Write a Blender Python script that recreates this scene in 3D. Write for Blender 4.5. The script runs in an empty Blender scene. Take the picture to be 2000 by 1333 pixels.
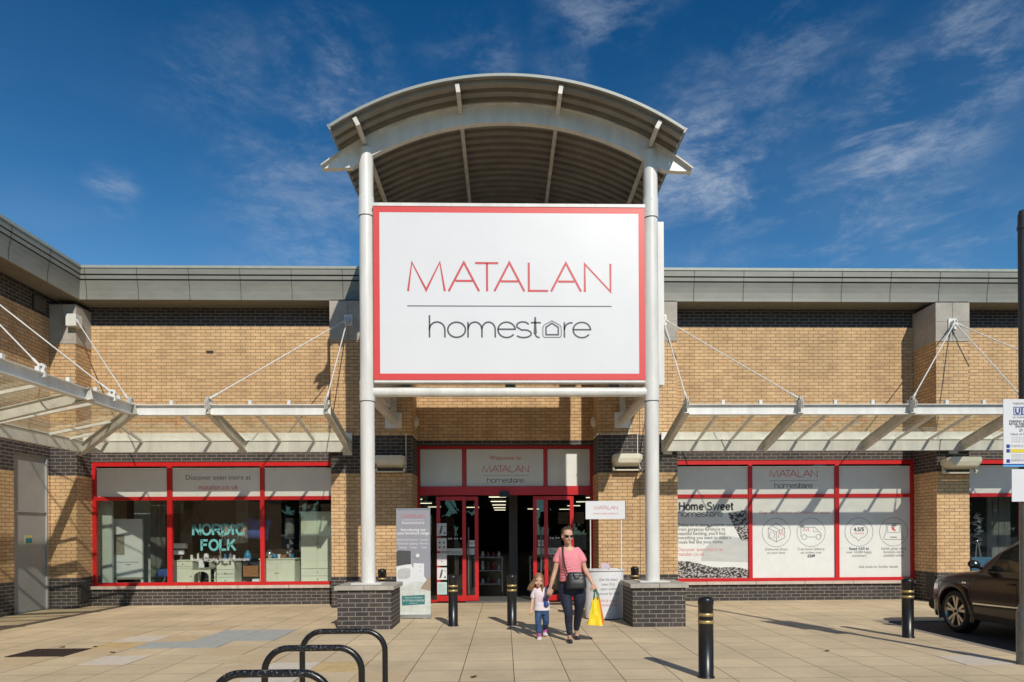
import bpy, bmesh, math, random
from mathutils import Vector, Matrix
random.seed(7)
R = math.radians
SC = bpy.context.scene
COL = SC.collection
# ---------------------------------------------------------------- camera
cd = bpy.data.cameras.new("camera"); cam = bpy.data.objects.new("camera", cd); COL.objects.link(cam)
cd.lens = 24; cd.sensor_width = 36; cd.shift_x = -0.010; cd.shift_y = 0.1878
cd.clip_end = 3000; cd.clip_start = 0.05
cam.matrix_world = Matrix.Translation((0, 0, 1.6)) @ Matrix.Rotation(R(-1.5), 4, 'Z') @ Matrix.Rotation(R(90), 4, 'X') @ Matrix.Rotation(R(-0.33), 4, 'Z')
SC.camera = cam
# ---------------------------------------------------------------- world: sky with thin high cloud
SUN_EL, SUN_AZ = 35.4, 17.5      # azimuth from -Y towards +X
w = bpy.data.worlds.new("World"); SC.world = w; w.use_nodes = True
nt = w.node_tree; nt.nodes.clear()
def N(t, **k):
    n = nt.nodes.new(t)
    for a, b in k.items(): setattr(n, a, b)
    return n
sky = N('ShaderNodeTexSky', sky_type='NISHITA', sun_disc=False, sun_elevation=R(SUN_EL), sun_rotation=R(180 - SUN_AZ), air_density=1.0, dust_density=0.25, ozone_density=3.0)
tc = N('ShaderNodeTexCoord')
def mapped(rot, scale, loc=(0, 0, 0)):
    m = N('ShaderNodeMapping'); m.inputs['Rotation'].default_value = rot; m.inputs['Scale'].default_value = scale; m.inputs['Location'].default_value = loc
    nt.links.new(tc.outputs['Generated'], m.inputs['Vector']); return m
def noise(m, sc, det, rough, dist):
    n = N('ShaderNodeTexNoise'); n.inputs['Scale'].default_value = sc; n.inputs['Detail'].default_value = det
    n.inputs['Roughness'].default_value = rough; n.inputs['Distortion'].default_value = dist
    nt.links.new(m.outputs[0], n.inputs['Vector']); return n
def ramp(src, a, b, v=1.0):
    r = N('ShaderNodeMapRange', interpolation_type='SMOOTHSTEP'); r.inputs['From Min'].default_value = a; r.inputs['From Max'].default_value = b; r.inputs['To Max'].default_value = v
    nt.links.new(src, r.inputs['Value']); return r
def mth(op, a, b):
    m = N('ShaderNodeMath', operation=op)
    for i, s in enumerate((a, b)):
        if isinstance(s, (int, float)): m.inputs[i].default_value = s
        else: nt.links.new(s, m.inputs[i])
    return m.outputs[0]
wisp = noise(mapped((0.12, 0.55, 0.25), (1.5, 1.0, 3.0), (2.3, .4, .9)), 4.6, 15, .66, .35)
veil = noise(mapped((0.1, 0.55, 0.1), (1, 1, 2.0), (.7, 1.9, .2)), 1.5, 6, .55, .3)
sep = N('ShaderNodeSeparateXYZ'); nt.links.new(tc.outputs['Generated'], sep.inputs[0])
SPOTS = [(-.209, .825, .525, .11, .55), (-.291, .850, .439, .11, .40), (.269, .849, .455, .14, 1.0), (.455, .766, .454, .12, .85), (.497, .716, .490, .09, .85), (.419, .824, .381, .10, .95),
         (.101, .786, .610, .10, .5), (.511, .791, .336, .10, .7), (.328, .772, .544, .09, .35), (-.327, .787, .523, .09, .35), (-.049, .825, .563, .08, .35), (-.441, .810, .387, .035, .7), (-.228, .898, .377, .16, .45), (.523, .683, .510, .06, .4),
         (.3, -.8, .5, .5, .8), (-.7, -.5, .5, .4, .7), (.85, .1, .5, .35, .7), (-.85, .2, .45, .3, .6)]
warp = noise(mapped((0, 0, 0), (1, 1, 1), (3, 1, 4)), 4.0, 4, .6, 0)
wv = N('ShaderNodeVectorMath', operation='MULTIPLY_ADD'); nt.links.new(warp.outputs['Color'], wv.inputs[0]); wv.inputs[1].default_value = (.16, .16, .16)
wo = N('ShaderNodeVectorMath', operation='SUBTRACT'); nt.links.new(tc.outputs['Generated'], wo.inputs[0]); wo.inputs[1].default_value = (.08, .08, .08); nt.links.new(wo.outputs[0], wv.inputs[2])
pm_ = None
for x_, y_, z_, r_, w_ in SPOTS:
    dn = N('ShaderNodeVectorMath', operation='DISTANCE'); nt.links.new(wv.outputs[0], dn.inputs[0]); dn.inputs[1].default_value = (x_, y_, z_)
    s_ = ramp(dn.outputs['Value'], r_ * 1.15, r_ * .10, w_).outputs[0]
    pm_ = s_ if pm_ is None else mth('MAXIMUM', pm_, s_)
class _P: outputs = [pm_]
pm = _P
fib = noise(mapped((0.12, 0.62, 0.25), (2.2, 1.0, 6.5), (5.3, .4, 2.9)), 11.0, 12, .72, .25)
cl = mth('MULTIPLY', mth('MULTIPLY', ramp(wisp.outputs['Fac'], .41, .62).outputs[0], mth('ADD', .45, ramp(fib.outputs['Fac'], .36, .66).outputs[0])), pm.outputs[0])
low = ramp(sep.outputs['Z'], .60, .22, .50)
vl = mth('MULTIPLY', ramp(veil.outputs['Fac'], .38, .72).outputs[0], low.outputs[0])
tot = mth('MINIMUM', mth('ADD', mth('MULTIPLY', cl, .50), mth('MULTIPLY', vl, .42)), .8)
tint = N('ShaderNodeMixRGB', blend_type='MULTIPLY'); tint.inputs[0].default_value = 1
nt.links.new(sky.outputs[0], tint.inputs[1])
grad = N('ShaderNodeMixRGB'); grad.inputs[1].default_value = (.46, .93, 1.12, 1); grad.inputs[2].default_value = (.035, .43, .70, 1)      # clear air deepens towards the zenith
nt.links.new(ramp(sep.outputs['Z'], .12, .72).outputs[0], grad.inputs[0]); nt.links.new(grad.outputs[0], tint.inputs[2])
mix = N('ShaderNodeMixRGB'); mix.inputs[2].default_value = (4.2, 4.9, 5.9, 1)
nt.links.new(tot, mix.inputs[0]); nt.links.new(tint.outputs[0], mix.inputs[1])
bg = N('ShaderNodeBackground'); bg.inputs['Strength'].default_value = 0.10
out = N('ShaderNodeOutputWorld')
nt.links.new(mix.outputs[0], bg.inputs['Color']); nt.links.new(bg.outputs[0], out.inputs['Surface'])
# ---------------------------------------------------------------- sun and exposure
sl = bpy.data.lights.new("sun", 'SUN'); sl.energy = 3.5; sl.angle = R(0.55); sl.color = (1.0, .93, .82)
so = bpy.data.objects.new("sun", sl); COL.objects.link(so)
sd = Vector((math.sin(R(SUN_AZ)) * math.cos(R(SUN_EL)), -math.cos(R(SUN_AZ)) * math.cos(R(SUN_EL)), math.sin(R(SUN_EL))))
so.location = sd * 40; so.rotation_euler = sd.to_track_quat('Z', 'Y').to_euler()
SC.view_settings.view_transform = 'Standard'; SC.view_settings.look = 'None'
SC.view_settings.exposure = 0.06; SC.view_settings.gamma = 1.0
SC.cycles.max_bounces = 8; SC.cycles.transparent_max_bounces = 24
# ---------------------------------------------------------------- helpers
def tag(o, label=None, cat=None, group=None, kind=None):
    for k, v in (('label', label), ('category', cat), ('group', group), ('kind', kind)):
        if v: o[k] = v
    return o
def empty(name, loc, label=None, cat=None, group=None):
    o = bpy.data.objects.new(name, None); COL.objects.link(o); o.location = loc; o.empty_display_size = .2
    return tag(o, label, cat, group)
def wloc(o):
    v = Vector((0, 0, 0))
    while o: v += Vector(o.location); o = o.parent
    return v
class MB:
    def __init__(s): s.v = []; s.f = []; s.m = []; s.s = []
    def add(s, vs, fs, m=0, sm=False):
        b = len(s.v); s.v += [tuple(p) for p in vs]
        for f in fs: s.f.append([b + i for i in f]); s.m.append(m); s.s.append(sm)
        return s
    def box(s, x0, x1, y0, y1, z0, z1, m=0):
        if x0 > x1: x0, x1 = x1, x0
        if y0 > y1: y0, y1 = y1, y0
        if z0 > z1: z0, z1 = z1, z0
        return s.add([(x, y, z) for z in (z0, z1) for x, y in ((x0, y0), (x1, y0), (x1, y1), (x0, y1))],
                     [(3, 2, 1, 0), (4, 5, 6, 7), (0, 1, 5, 4), (1, 2, 6, 5), (2, 3, 7, 6), (3, 0, 4, 7)], m)
    def beam(s, p0, p1, w, h, m=0, up=(0, 0, 1), dz=0, dx=0):
        p0, p1 = Vector(p0), Vector(p1); d = (p1 - p0).normalized(); r = d.cross(Vector(up)).normalized(); u = r.cross(d)
        o = u * dz + r * dx
        c = [p + o + r * a * w / 2 + u * b * h / 2 for p in (p0, p1) for a, b in ((-1, -1), (1, -1), (1, 1), (-1, 1))]
        return s.add(c, [(0, 1, 2, 3), (7, 6, 5, 4), (0, 4, 5, 1), (1, 5, 6, 2), (2, 6, 7, 3), (3, 7, 4, 0)], m)
    def ibeam(s, p0, p1, w, h, t=.014, m=0, up=(0, 0, 1)):
        s.beam(p0, p1, w, t, m, up, h / 2 - t / 2); s.beam(p0, p1, w, t, m, up, -h / 2 + t / 2)
        return s.beam(p0, p1, t, h - 2 * t, m, up)
    def tube(s, path, r, n=12, m=0, caps=True, sq=1.0):
        path = [Vector(p) for p in path]; k = len(path)
        rs = r if isinstance(r, (list, tuple)) else [r] * k
        t0 = (path[1] - path[0]).normalized(); ref = Vector((0, 0, 1)) if abs(t0.z) < .9 else Vector((0, 1, 0))
        nrm = (ref - t0 * ref.dot(t0)).normalized(); vs = []
        for i in range(k):
            t = (path[min(i + 1, k - 1)] - path[max(i - 1, 0)]).normalized()
            nrm = (nrm - t * nrm.dot(t)).normalized(); b = t.cross(nrm)
            for j in range(n):
                a = 2 * math.pi * j / n; vs.append(path[i] + (nrm * math.cos(a) * sq + b * math.sin(a)) * rs[i])
        fs = [(i * n + j, i * n + (j + 1) % n, (i + 1) * n + (j + 1) % n, (i + 1) * n + j) for i in range(k - 1) for j in range(n)]
        s.add(vs, fs, m, True)
        if caps:
            s.add(vs[:n], [tuple(range(n))[::-1]], m); s.add(vs[-n:], [tuple(range(n))], m)
        return s
    def prism(s, poly, ax, a, b, m=0, sm=False):
        # poly: 2-D points; ax 'x': (y,z) swept x, 'y': (x,z) swept y, 'z': (x,y) swept z
        f = {'x': lambda p, t: (t, p[0], p[1]), 'y': lambda p, t: (p[0], t, p[1]), 'z': lambda p, t: (p[0], p[1], t)}[ax]
        n = len(poly); vs = [f(p, a) for p in poly]; ws = [f(p, b) for p in poly]
        s.add(vs + ws, [(i, (i + 1) % n, n + (i + 1) % n, n + i) for i in range(n)], m, sm)
        s.add(vs, [tuple(range(n))[::-1]], m); s.add(ws, [tuple(range(n))], m); return s
    def ball(s, c, r, m=0, nu=12, nv=8, rot=None):
        rx, ry, rz = r if isinstance(r, (tuple, list)) else (r, r, r); vs = []
        for i in range(1, nv):
            t = math.pi * i / nv
            for j in range(nu):
                a = 2 * math.pi * j / nu; vs.append(Vector((rx * math.sin(t) * math.cos(a), ry * math.sin(t) * math.sin(a), rz * math.cos(t))))
        vs += [Vector((0, 0, rz)), Vector((0, 0, -rz))]
        if rot: vs = [rot @ p for p in vs]
        vs = [p + Vector(c) for p in vs]; T = len(vs) - 2; B = T + 1
        fs = [(i * nu + j, (i + 1) * nu + j, (i + 1) * nu + (j + 1) % nu, i * nu + (j + 1) % nu) for i in range(nv - 2) for j in range(nu)]
        fs += [(T, j, (j + 1) % nu) for j in range(nu)] + [(B, (nv - 2) * nu + (j + 1) % nu, (nv - 2) * nu + j) for j in range(nu)]
        return s.add(vs, fs, m, True)
    def quad(s, a, b, c, d, m=0): return s.add([a, b, c, d], [(0, 1, 2, 3)], m)
    def lathe(s, c, prof, n=20, m=0):
        vs = [(c[0] + r * math.cos(2 * math.pi * j / n), c[1] + r * math.sin(2 * math.pi * j / n), c[2] + z) for r, z in prof for j in range(n)]
        k = len(prof)
        s.add(vs, [(i * n + j, i * n + (j + 1) % n, (i + 1) * n + (j + 1) % n, (i + 1) * n + j) for i in range(k - 1) for j in range(n)], m, True)
        s.add(vs[-n:], [tuple(range(n))], m); return s.add(vs[:n], [tuple(range(n))[::-1]], m)
    def build(s, name, mats, parent=None, label=None, cat=None, group=None, kind=None, fix=True, bevel=0, origin=None):
        off = wloc(parent)
        base = Vector(origin) if origin is not None else off
        me = bpy.data.meshes.new(name)
        me.from_pydata([tuple(Vector(p) - base) for p in s.v], [], s.f)
        mats = mats if isinstance(mats, (list, tuple)) else [mats]
        for m in mats: me.materials.append(m)
        me.polygons.foreach_set('material_index', s.m); me.polygons.foreach_set('use_smooth', s.s)
        me.update()
        if fix:
            bm = bmesh.new(); bm.from_mesh(me); bmesh.ops.recalc_face_normals(bm, faces=bm.faces); bm.to_mesh(me); bm.free()
        o = bpy.data.objects.new(name, me); COL.objects.link(o); o.parent = parent
        if origin is not None: o.location = Vector(origin) - off
        if bevel:
            b = o.modifiers.new('bevel', 'BEVEL'); b.width = bevel; b.segments = 2; b.limit_method = 'ANGLE'; b.angle_limit = R(40)
        return tag(o, label, cat, group, kind)
def copy_tree(o, parent=None):
    c = o.copy(); COL.objects.link(c); c.parent = parent
    for ch in list(o.children): copy_tree(ch, c)
    return c
def arc(cx, cy, rx, ry, a0, a1, n=10):
    return [(cx + rx * math.cos(R(a0 + (a1 - a0) * i / n)), cy + ry * math.sin(R(a0 + (a1 - a0) * i / n))) for i in range(n + 1)]
def stroke(mb, pts, w, f, m=0, closed=False):
    """flat line of width w through 2-D points; f maps (u,v) to 3-D"""
    n = len(pts); L = []; Rr = []
    for i in range(n):
        a = pts[(i - 1) % n] if (closed or i) else None; b = pts[(i + 1) % n] if (closed or i < n - 1) else None
        p = pts[i]; ns = []
        for q0, q1 in ((a, p), (p, b)):
            if q0 is None or q1 is None: continue
            dx, dy = q1[0] - q0[0], q1[1] - q0[1]; l = math.hypot(dx, dy) or 1; ns.append((-dy / l, dx / l))
        nx, ny = sum(q[0] for q in ns) / len(ns), sum(q[1] for q in ns) / len(ns); l2 = max(nx * nx + ny * ny, .18)
        nx, ny = nx / l2 * w / 2, ny / l2 * w / 2
        L.append((p[0] + nx, p[1] + ny)); Rr.append((p[0] - nx, p[1] - ny))
    vs = [f(*q) for q in L] + [f(*q) for q in Rr]
    fs = [(i, (i + 1) % n, n + (i + 1) % n, n + i) for i in range(n if closed else n - 1)]
    mb.add(vs, fs, m)
# ---------------------------------------------------------------- materials
def mat(name, col, rough=.6, metal=0, var=.12, vs=6.0, bump=0, bs=80, spec=.5, coat=0, emit=0, stretch=None):
    m = bpy.data.materials.new(name); m.use_nodes = True; t = m.node_tree; p = t.nodes['Principled BSDF']
    p.inputs['Base Color'].default_value = (*col, 1); p.inputs['Roughness'].default_value = rough; p.inputs['Metallic'].default_value = metal
    p.inputs['Specular IOR Level'].default_value = spec; p.inputs['Coat Weight'].default_value = coat; p.inputs['Coat Roughness'].default_value = .05
    if emit: p.inputs['Emission Color'].default_value = (*col, 1); p.inputs['Emission Strength'].default_value = emit
    g = t.nodes.new('ShaderNodeNewGeometry'); vec = g.outputs['Position']
    if stretch:
        mp = t.nodes.new('ShaderNodeMapping'); mp.inputs['Scale'].default_value = stretch; t.links.new(vec, mp.inputs[0]); vec = mp.outputs[0]
    if var:
        n = t.nodes.new('ShaderNodeTexNoise'); n.inputs['Scale'].default_value = vs; n.inputs['Detail'].default_value = 6; n.inputs['Roughness'].default_value = .65
        t.links.new(vec, n.inputs['Vector'])
        r = t.nodes.new('ShaderNodeMapRange'); r.inputs['From Min'].default_value = .3; r.inputs['From Max'].default_value = .7
        r.inputs['To Min'].default_value = 1 - var; r.inputs['To Max'].default_value = 1 + var * .6
        t.links.new(n.outputs['Fac'], r.inputs['Value'])
        x = t.nodes.new('ShaderNodeVectorMath'); x.operation = 'SCALE'; x.inputs[0].default_value = col
        t.links.new(r.outputs[0], x.inputs['Scale']); t.links.new(x.outputs[0], p.inputs['Base Color'])
    if bump:
        n2 = t.nodes.new('ShaderNodeTexNoise'); n2.inputs['Scale'].default_value = bs; n2.inputs['Detail'].default_value = 4; t.links.new(vec, n2.inputs['Vector'])
        b = t.nodes.new('ShaderNodeBump'); b.inputs['Strength'].default_value = bump; b.inputs['Distance'].default_value = .01
        t.links.new(n2.outputs['Fac'], b.inputs['Height']); t.links.new(b.outputs[0], p.inputs['Normal'])
    return m
def nodes(m):
    t = m.node_tree
    def mk(ty, **k):
        n = t.nodes.new(ty)
        for a, b in k.items():
            if hasattr(n, a): setattr(n, a, b)
        return n
    return t, mk, t.links.new
def brickmat(name, bands=None, buff=((.69, .455, .240), (.58, .37, .185)), force_dark=False):
    m = bpy.data.materials.new(name); m.use_nodes = True; t, mk, ln = nodes(m); p = t.nodes['Principled BSDF']
    g = mk('ShaderNodeNewGeometry'); s = mk('ShaderNodeSeparateXYZ'); ln(g.outputs['Position'], s.inputs[0])
    a = mk('ShaderNodeMath', operation='ADD'); ln(s.outputs['X'], a.inputs[0]); ln(s.outputs['Y'], a.inputs[1])
    c = mk('ShaderNodeCombineXYZ'); ln(a.outputs[0], c.inputs['X']); ln(s.outputs['Z'], c.inputs['Y'])
    def brick(c1, c2, mo, ms):
        b = mk('ShaderNodeTexBrick'); b.inputs['Scale'].default_value = 1; b.inputs['Brick Width'].default_value = .225; b.inputs['Row Height'].default_value = .075
        b.inputs['Mortar Size'].default_value = ms; b.inputs['Mortar Smooth'].default_value = .25; b.inputs['Bias'].default_value = -.15
        for i, q in zip(('Color1', 'Color2', 'Mortar'), (c1, c2, mo)): b.inputs[i].default_value = (*q, 1)
        ln(c.outputs[0], b.inputs['Vector']); return b
    dk = brick((.050, .044, .044), (.078, .066, .062), (.33, .29, .235), .0052)
    bf = brick(buff[0], buff[1], (.25, .175, .105), .0070)
    # some odd bricks and blotchy firing
    n1 = mk('ShaderNodeTexNoise'); n1.inputs['Scale'].default_value = 1.1; n1.inputs['Detail'].default_value = 8; n1.inputs['Roughness'].default_value = .7; ln(g.outputs['Position'], n1.inputs['Vector'])
    n2 = mk('ShaderNodeTexNoise'); n2.inputs['Scale'].default_value = 45; n2.inputs['Detail'].default_value = 5; ln(g.outputs['Position'], n2.inputs['Vector'])
    odd = mk('ShaderNodeTexWhiteNoise', noise_dimensions='2D')
    sn = mk('ShaderNodeVectorMath', operation='MULTIPLY'); sn.inputs[1].default_value = (1 / .225, 1 / .075, 1)
    fl = mk('ShaderNodeVectorMath', operation='FLOOR'); ln(c.outputs[0], sn.inputs[0]); ln(sn.outputs[0], fl.inputs[0]); ln(fl.outputs[0], odd.inputs['Vector'])
    ro = mk('ShaderNodeMapRange'); ro.inputs['From Min'].default_value = .90; ro.inputs['From Max'].default_value = .93; ro.inputs['To Max'].default_value = .5; ln(odd.outputs['Value'], ro.inputs['Value'])
    mo = mk('ShaderNodeMixRGB'); mo.inputs[2].default_value = (.47, .28, .155, 1); ln(bf.outputs['Color'], mo.inputs[1])
    inv = mk('ShaderNodeMath', operation='SUBTRACT'); inv.inputs[0].default_value = 1; ln(bf.outputs['Fac'], inv.inputs[1])
    mm = mk('ShaderNodeMath', operation='MULTIPLY'); ln(inv.outputs[0], mm.inputs[0]); ln(ro.outputs[0], mm.inputs[1]); ln(mm.outputs[0], mo.inputs[0])
    # z band select
    fac = None
    if bands:
        for z0, z1 in bands:
            g1 = mk('ShaderNodeMath', operation='GREATER_THAN'); g1.inputs[1].default_value = z0; ln(s.outputs['Z'], g1.inputs[0])
            g2 = mk('ShaderNodeMath', operation='LESS_THAN'); g2.inputs[1].default_value = z1; ln(s.outputs['Z'], g2.inputs[0])
            g3 = mk('ShaderNodeMath', operation='MULTIPLY'); ln(g1.outputs[0], g3.inputs[0]); ln(g2.outputs[0], g3.inputs[1])
            if fac is None: fac = g3.outputs[0]
            else:
                ad = mk('ShaderNodeMath', operation='MAXIMUM'); ln(fac, ad.inputs[0]); ln(g3.outputs[0], ad.inputs[1]); fac = ad.outputs[0]
    mx = mk('ShaderNodeMixRGB'); ln(mo.outputs[0], mx.inputs[1]); ln(dk.outputs['Color'], mx.inputs[2])
    if fac is None: mx.inputs[0].default_value = 1 if force_dark else 0
    else: ln(fac, mx.inputs[0])
    r1 = mk('ShaderNodeMapRange'); r1.inputs['From Min'].default_value = .3; r1.inputs['From Max'].default_value = .7; r1.inputs['To Min'].default_value = .84; r1.inputs['To Max'].default_value = 1.10; ln(n1.outputs['Fac'], r1.inputs['Value'])
    r2 = mk('ShaderNodeMapRange'); r2.inputs['From Min'].default_value = .3; r2.inputs['From Max'].default_value = .7; r2.inputs['To Min'].default_value = .86; r2.inputs['To Max'].default_value = 1.12; ln(n2.outputs['Fac'], r2.inputs['Value'])
    sm = mk('ShaderNodeMapping'); sm.inputs['Scale'].default_value = (2.6, 2.6, .22); ln(g.outputs['Position'], sm.inputs[0])
    n3 = mk('ShaderNodeTexNoise'); n3.inputs['Scale'].default_value = 1.0; n3.inputs['Detail'].default_value = 7; n3.inputs['Roughness'].default_value = .7; ln(sm.outputs[0], n3.inputs['Vector'])
    r3 = mk('ShaderNodeMapRange'); r3.inputs['From Min'].default_value = .32; r3.inputs['From Max'].default_value = .62; r3.inputs['To Min'].default_value = .84; r3.inputs['To Max'].default_value = 1.04; ln(n3.outputs['Fac'], r3.inputs['Value'])
    m0 = mk('ShaderNodeMath', operation='MULTIPLY'); ln(r1.outputs[0], m0.inputs[0]); ln(r3.outputs[0], m0.inputs[1])
    ml = mk('ShaderNodeMath', operation='MULTIPLY'); ln(m0.outputs[0], ml.inputs[0]); ln(r2.outputs[0], ml.inputs[1])
    sc = mk('ShaderNodeVectorMath', operation='SCALE'); ln(mx.outputs[0], sc.inputs[0]); ln(ml.outputs[0], sc.inputs['Scale']); 
    n4 = mk('ShaderNodeTexNoise'); n4.inputs['Scale'].default_value = 2.3; n4.inputs['Detail'].default_value = 9; n4.inputs['Roughness'].default_value = .75
    sm2 = mk('ShaderNodeMapping'); sm2.inputs['Scale'].default_value = (2.2, 2.2, .8); ln(g.outputs['Position'], sm2.inputs[0]); ln(sm2.outputs[0], n4.inputs['Vector'])
    r4 = mk('ShaderNodeMapRange'); r4.inputs['From Min'].default_value = .60 if force_dark else .66; r4.inputs['From Max'].default_value = .76; r4.inputs['To Max'].default_value = .55 if force_dark else .22; ln(n4.outputs['Fac'], r4.inputs['Value'])
    sw = mk('ShaderNodeMixRGB'); sw.inputs[2].default_value = (.48, .44, .38, 1); ln(r4.outputs[0], sw.inputs[0]); ln(sc.outputs[0], sw.inputs[1]); ln(sw.outputs[0], p.inputs['Base Color'])
    p.inputs['Roughness'].default_value = .8; p.inputs['Specular IOR Level'].default_value = .35
    h = mk('ShaderNodeMath', operation='MULTIPLY_ADD'); ln(n2.outputs['Fac'], h.inputs[0]); h.inputs[1].default_value = .25; ln(inv.outputs[0], h.inputs[2])
    b = mk('ShaderNodeBump'); b.inputs['Strength'].default_value = .7; b.inputs['Distance'].default_value = .008; ln(h.outputs[0], b.inputs['Height']); ln(b.outputs[0], p.inputs['Normal'])
    return m
def glassmat(name, tint=(1, 1, 1), base=.05, refl=1.0, dirt=0.0, dcol=(.6, .58, .5), rough=.0):
    m = bpy.data.materials.new(name); m.use_nodes = True; t, mk, ln = nodes(m); t.nodes.remove(t.nodes['Principled BSDF']); o = t.nodes['Material Output']
    tr = mk('ShaderNodeBsdfTransparent'); tr.inputs[0].default_value = (*tint, 1)
    gl = mk('ShaderNodeBsdfGlossy'); gl.inputs['Roughness'].default_value = rough; gl.inputs['Color'].default_value = (refl, refl, refl, 1)
    lw = mk('ShaderNodeLayerWeight'); lw.inputs['Blend'].default_value = .5
    pw = mk('ShaderNodeMath', operation='POWER'); ln(lw.outputs['Facing'], pw.inputs[0]); pw.inputs[1].default_value = 4.0
    ma = mk('ShaderNodeMath', operation='MULTIPLY_ADD'); ln(pw.outputs[0], ma.inputs[0]); ma.inputs[1].default_value = .8; ma.inputs[2].default_value = base
    mx = mk('ShaderNodeMixShader'); ln(ma.outputs[0], mx.inputs[0]); ln(tr.outputs[0], mx.inputs[1]); ln(gl.outputs[0], mx.inputs[2]); last = mx
    if dirt:
        df = mk('ShaderNodeBsdfDiffuse'); df.inputs[0].default_value = (*dcol, 1)
        tl = mk('ShaderNodeBsdfTranslucent'); tl.inputs[0].default_value = (*dcol, 1)
        dm = mk('ShaderNodeMixShader'); ln(df.outputs[0], dm.inputs[1]); ln(tl.outputs[0], dm.inputs[2])
        g = mk('ShaderNodeNewGeometry'); n = mk('ShaderNodeTexNoise'); n.inputs['Scale'].default_value = 3; n.inputs['Detail'].default_value = 8; n.inputs['Roughness'].default_value = .7; ln(g.outputs['Position'], n.inputs['Vector'])
        r = mk('ShaderNodeMapRange'); r.inputs['From Min'].default_value = .35; r.inputs['From Max'].default_value = .75; r.inputs['To Min'].default_value = dirt * .5; r.inputs['To Max'].default_value = dirt * 1.8; ln(n.outputs['Fac'], r.inputs['Value'])
        m2 = mk('ShaderNodeMixShader'); ln(r.outputs[0], m2.inputs[0]); ln(last.outputs[0], m2.inputs[1]); ln(dm.outputs[0], m2.inputs[2]); last = m2
    ln(last.outputs[0], o.inputs['Surface']); return m
BANDS = ((-1, .675), (2.925, 3.75), (6.375, 9))
M = dict(
    brick=brickmat('banded_brick', BANDS), dark_brick=brickmat('dark_brick', None, force_dark=True),
    stone=mat('cast_stone', (.42, .385, .33), .85, var=.22, vs=3, bump=.3, bs=60),
    sill=mat('pale_stone', (.56, .47, .40), .8, var=.2, vs=7, bump=.2),
    fascia=mat('fascia_metal', (.245, .242, .208), .5, .05, var=.14, vs=1.6, stretch=(1, 1, 2.5)),
    fascia_top=mat('fascia_trim', (.42, .44, .38), .4, .2, var=.12),
    joint=mat('dark_joint', (.035, .035, .032), .8),
    soffit=mat('soffit_panel', (.20, .19, .155), .6, var=.12),
    roofing=mat('roof_membrane', (.2, .2, .2), .9),
    white=mat('white_painted_steel', (.74, .73, .69), .38, var=.16, vs=1.6, stretch=(3, 3, .5)),
    offwhite=mat('cream_enclosure', (.70, .66, .54), .45, var=.08, vs=8),
    beamdirt=mat('weathered_white_steel', (.62, .60, .54), .5, var=.28, vs=3.5),
    red=mat('red_frame', (.56, .016, .018), .35, var=.08, vs=3),
    signred=mat('sign_red', (.70, .060, .055), .4, var=.03),
    signwhite=mat('sign_white', (.74, .74, .75), .32, var=.03, vs=1.2),
    vinyl=mat('white_vinyl', (.75, .76, .73), .3, var=.06, vs=2.5),
    logored=mat('logo_red', (.60, .075, .085), .4, var=0), logogrey=mat('logo_grey', (.075, .075, .085), .4, var=0),
    midgrey=mat('print_grey', (.20, .20, .21), .5, var=0), softred=mat('print_red', (.62, .20, .20), .5, var=0),
    black=mat('black_paint', (.012, .012, .013), .32, var=.3, vs=20), gold=mat('gold_band', (.52, .38, .16), .4, .5, var=.12, vs=30),
    glass=glassmat('shop_glass', (.93, .96, .95), .038), carglass=glassmat('car_glass', (.35, .40, .38), .08),
    canopyglass=glassmat('canopy_glass', (.88, .89, .80), .05, dirt=.14, dcol=(.72, .66, .44)),
    corrugated=mat('corrugated_sheet', (.27, .25, .21), .5, .1, var=.22, vs=2.5),
    rooftrim=mat('roof_trim', (.27, .29, .27), .5, .1, var=.08),
    greydoor=mat('grey_door_paint', (.34, .34, .33), .5, var=.07, vs=2.5),
    asphalt=mat('asphalt', (.055, .054, .052), .9, var=.35, vs=40, bump=.6, bs=220),
    kerb=mat('kerb_stone', (.30, .27, .225), .85, var=.2, vs=9, bump=.2),
    galv=mat('galvanised_steel', (.22, .23, .225), .42, .6, var=.25, vs=14),
    darkgalv=mat('dark_post_paint', (.05, .052, .052), .5, .2, var=.2),
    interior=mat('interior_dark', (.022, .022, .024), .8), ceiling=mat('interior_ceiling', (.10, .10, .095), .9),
    cream=mat('cream_furniture_paint', (.66, .66, .52), .45, var=.05), greyboard=mat('grey_stained_boards', (.15, .155, .145), .7, var=.4, vs=4, stretch=(6, 6, .6)),
)
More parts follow.
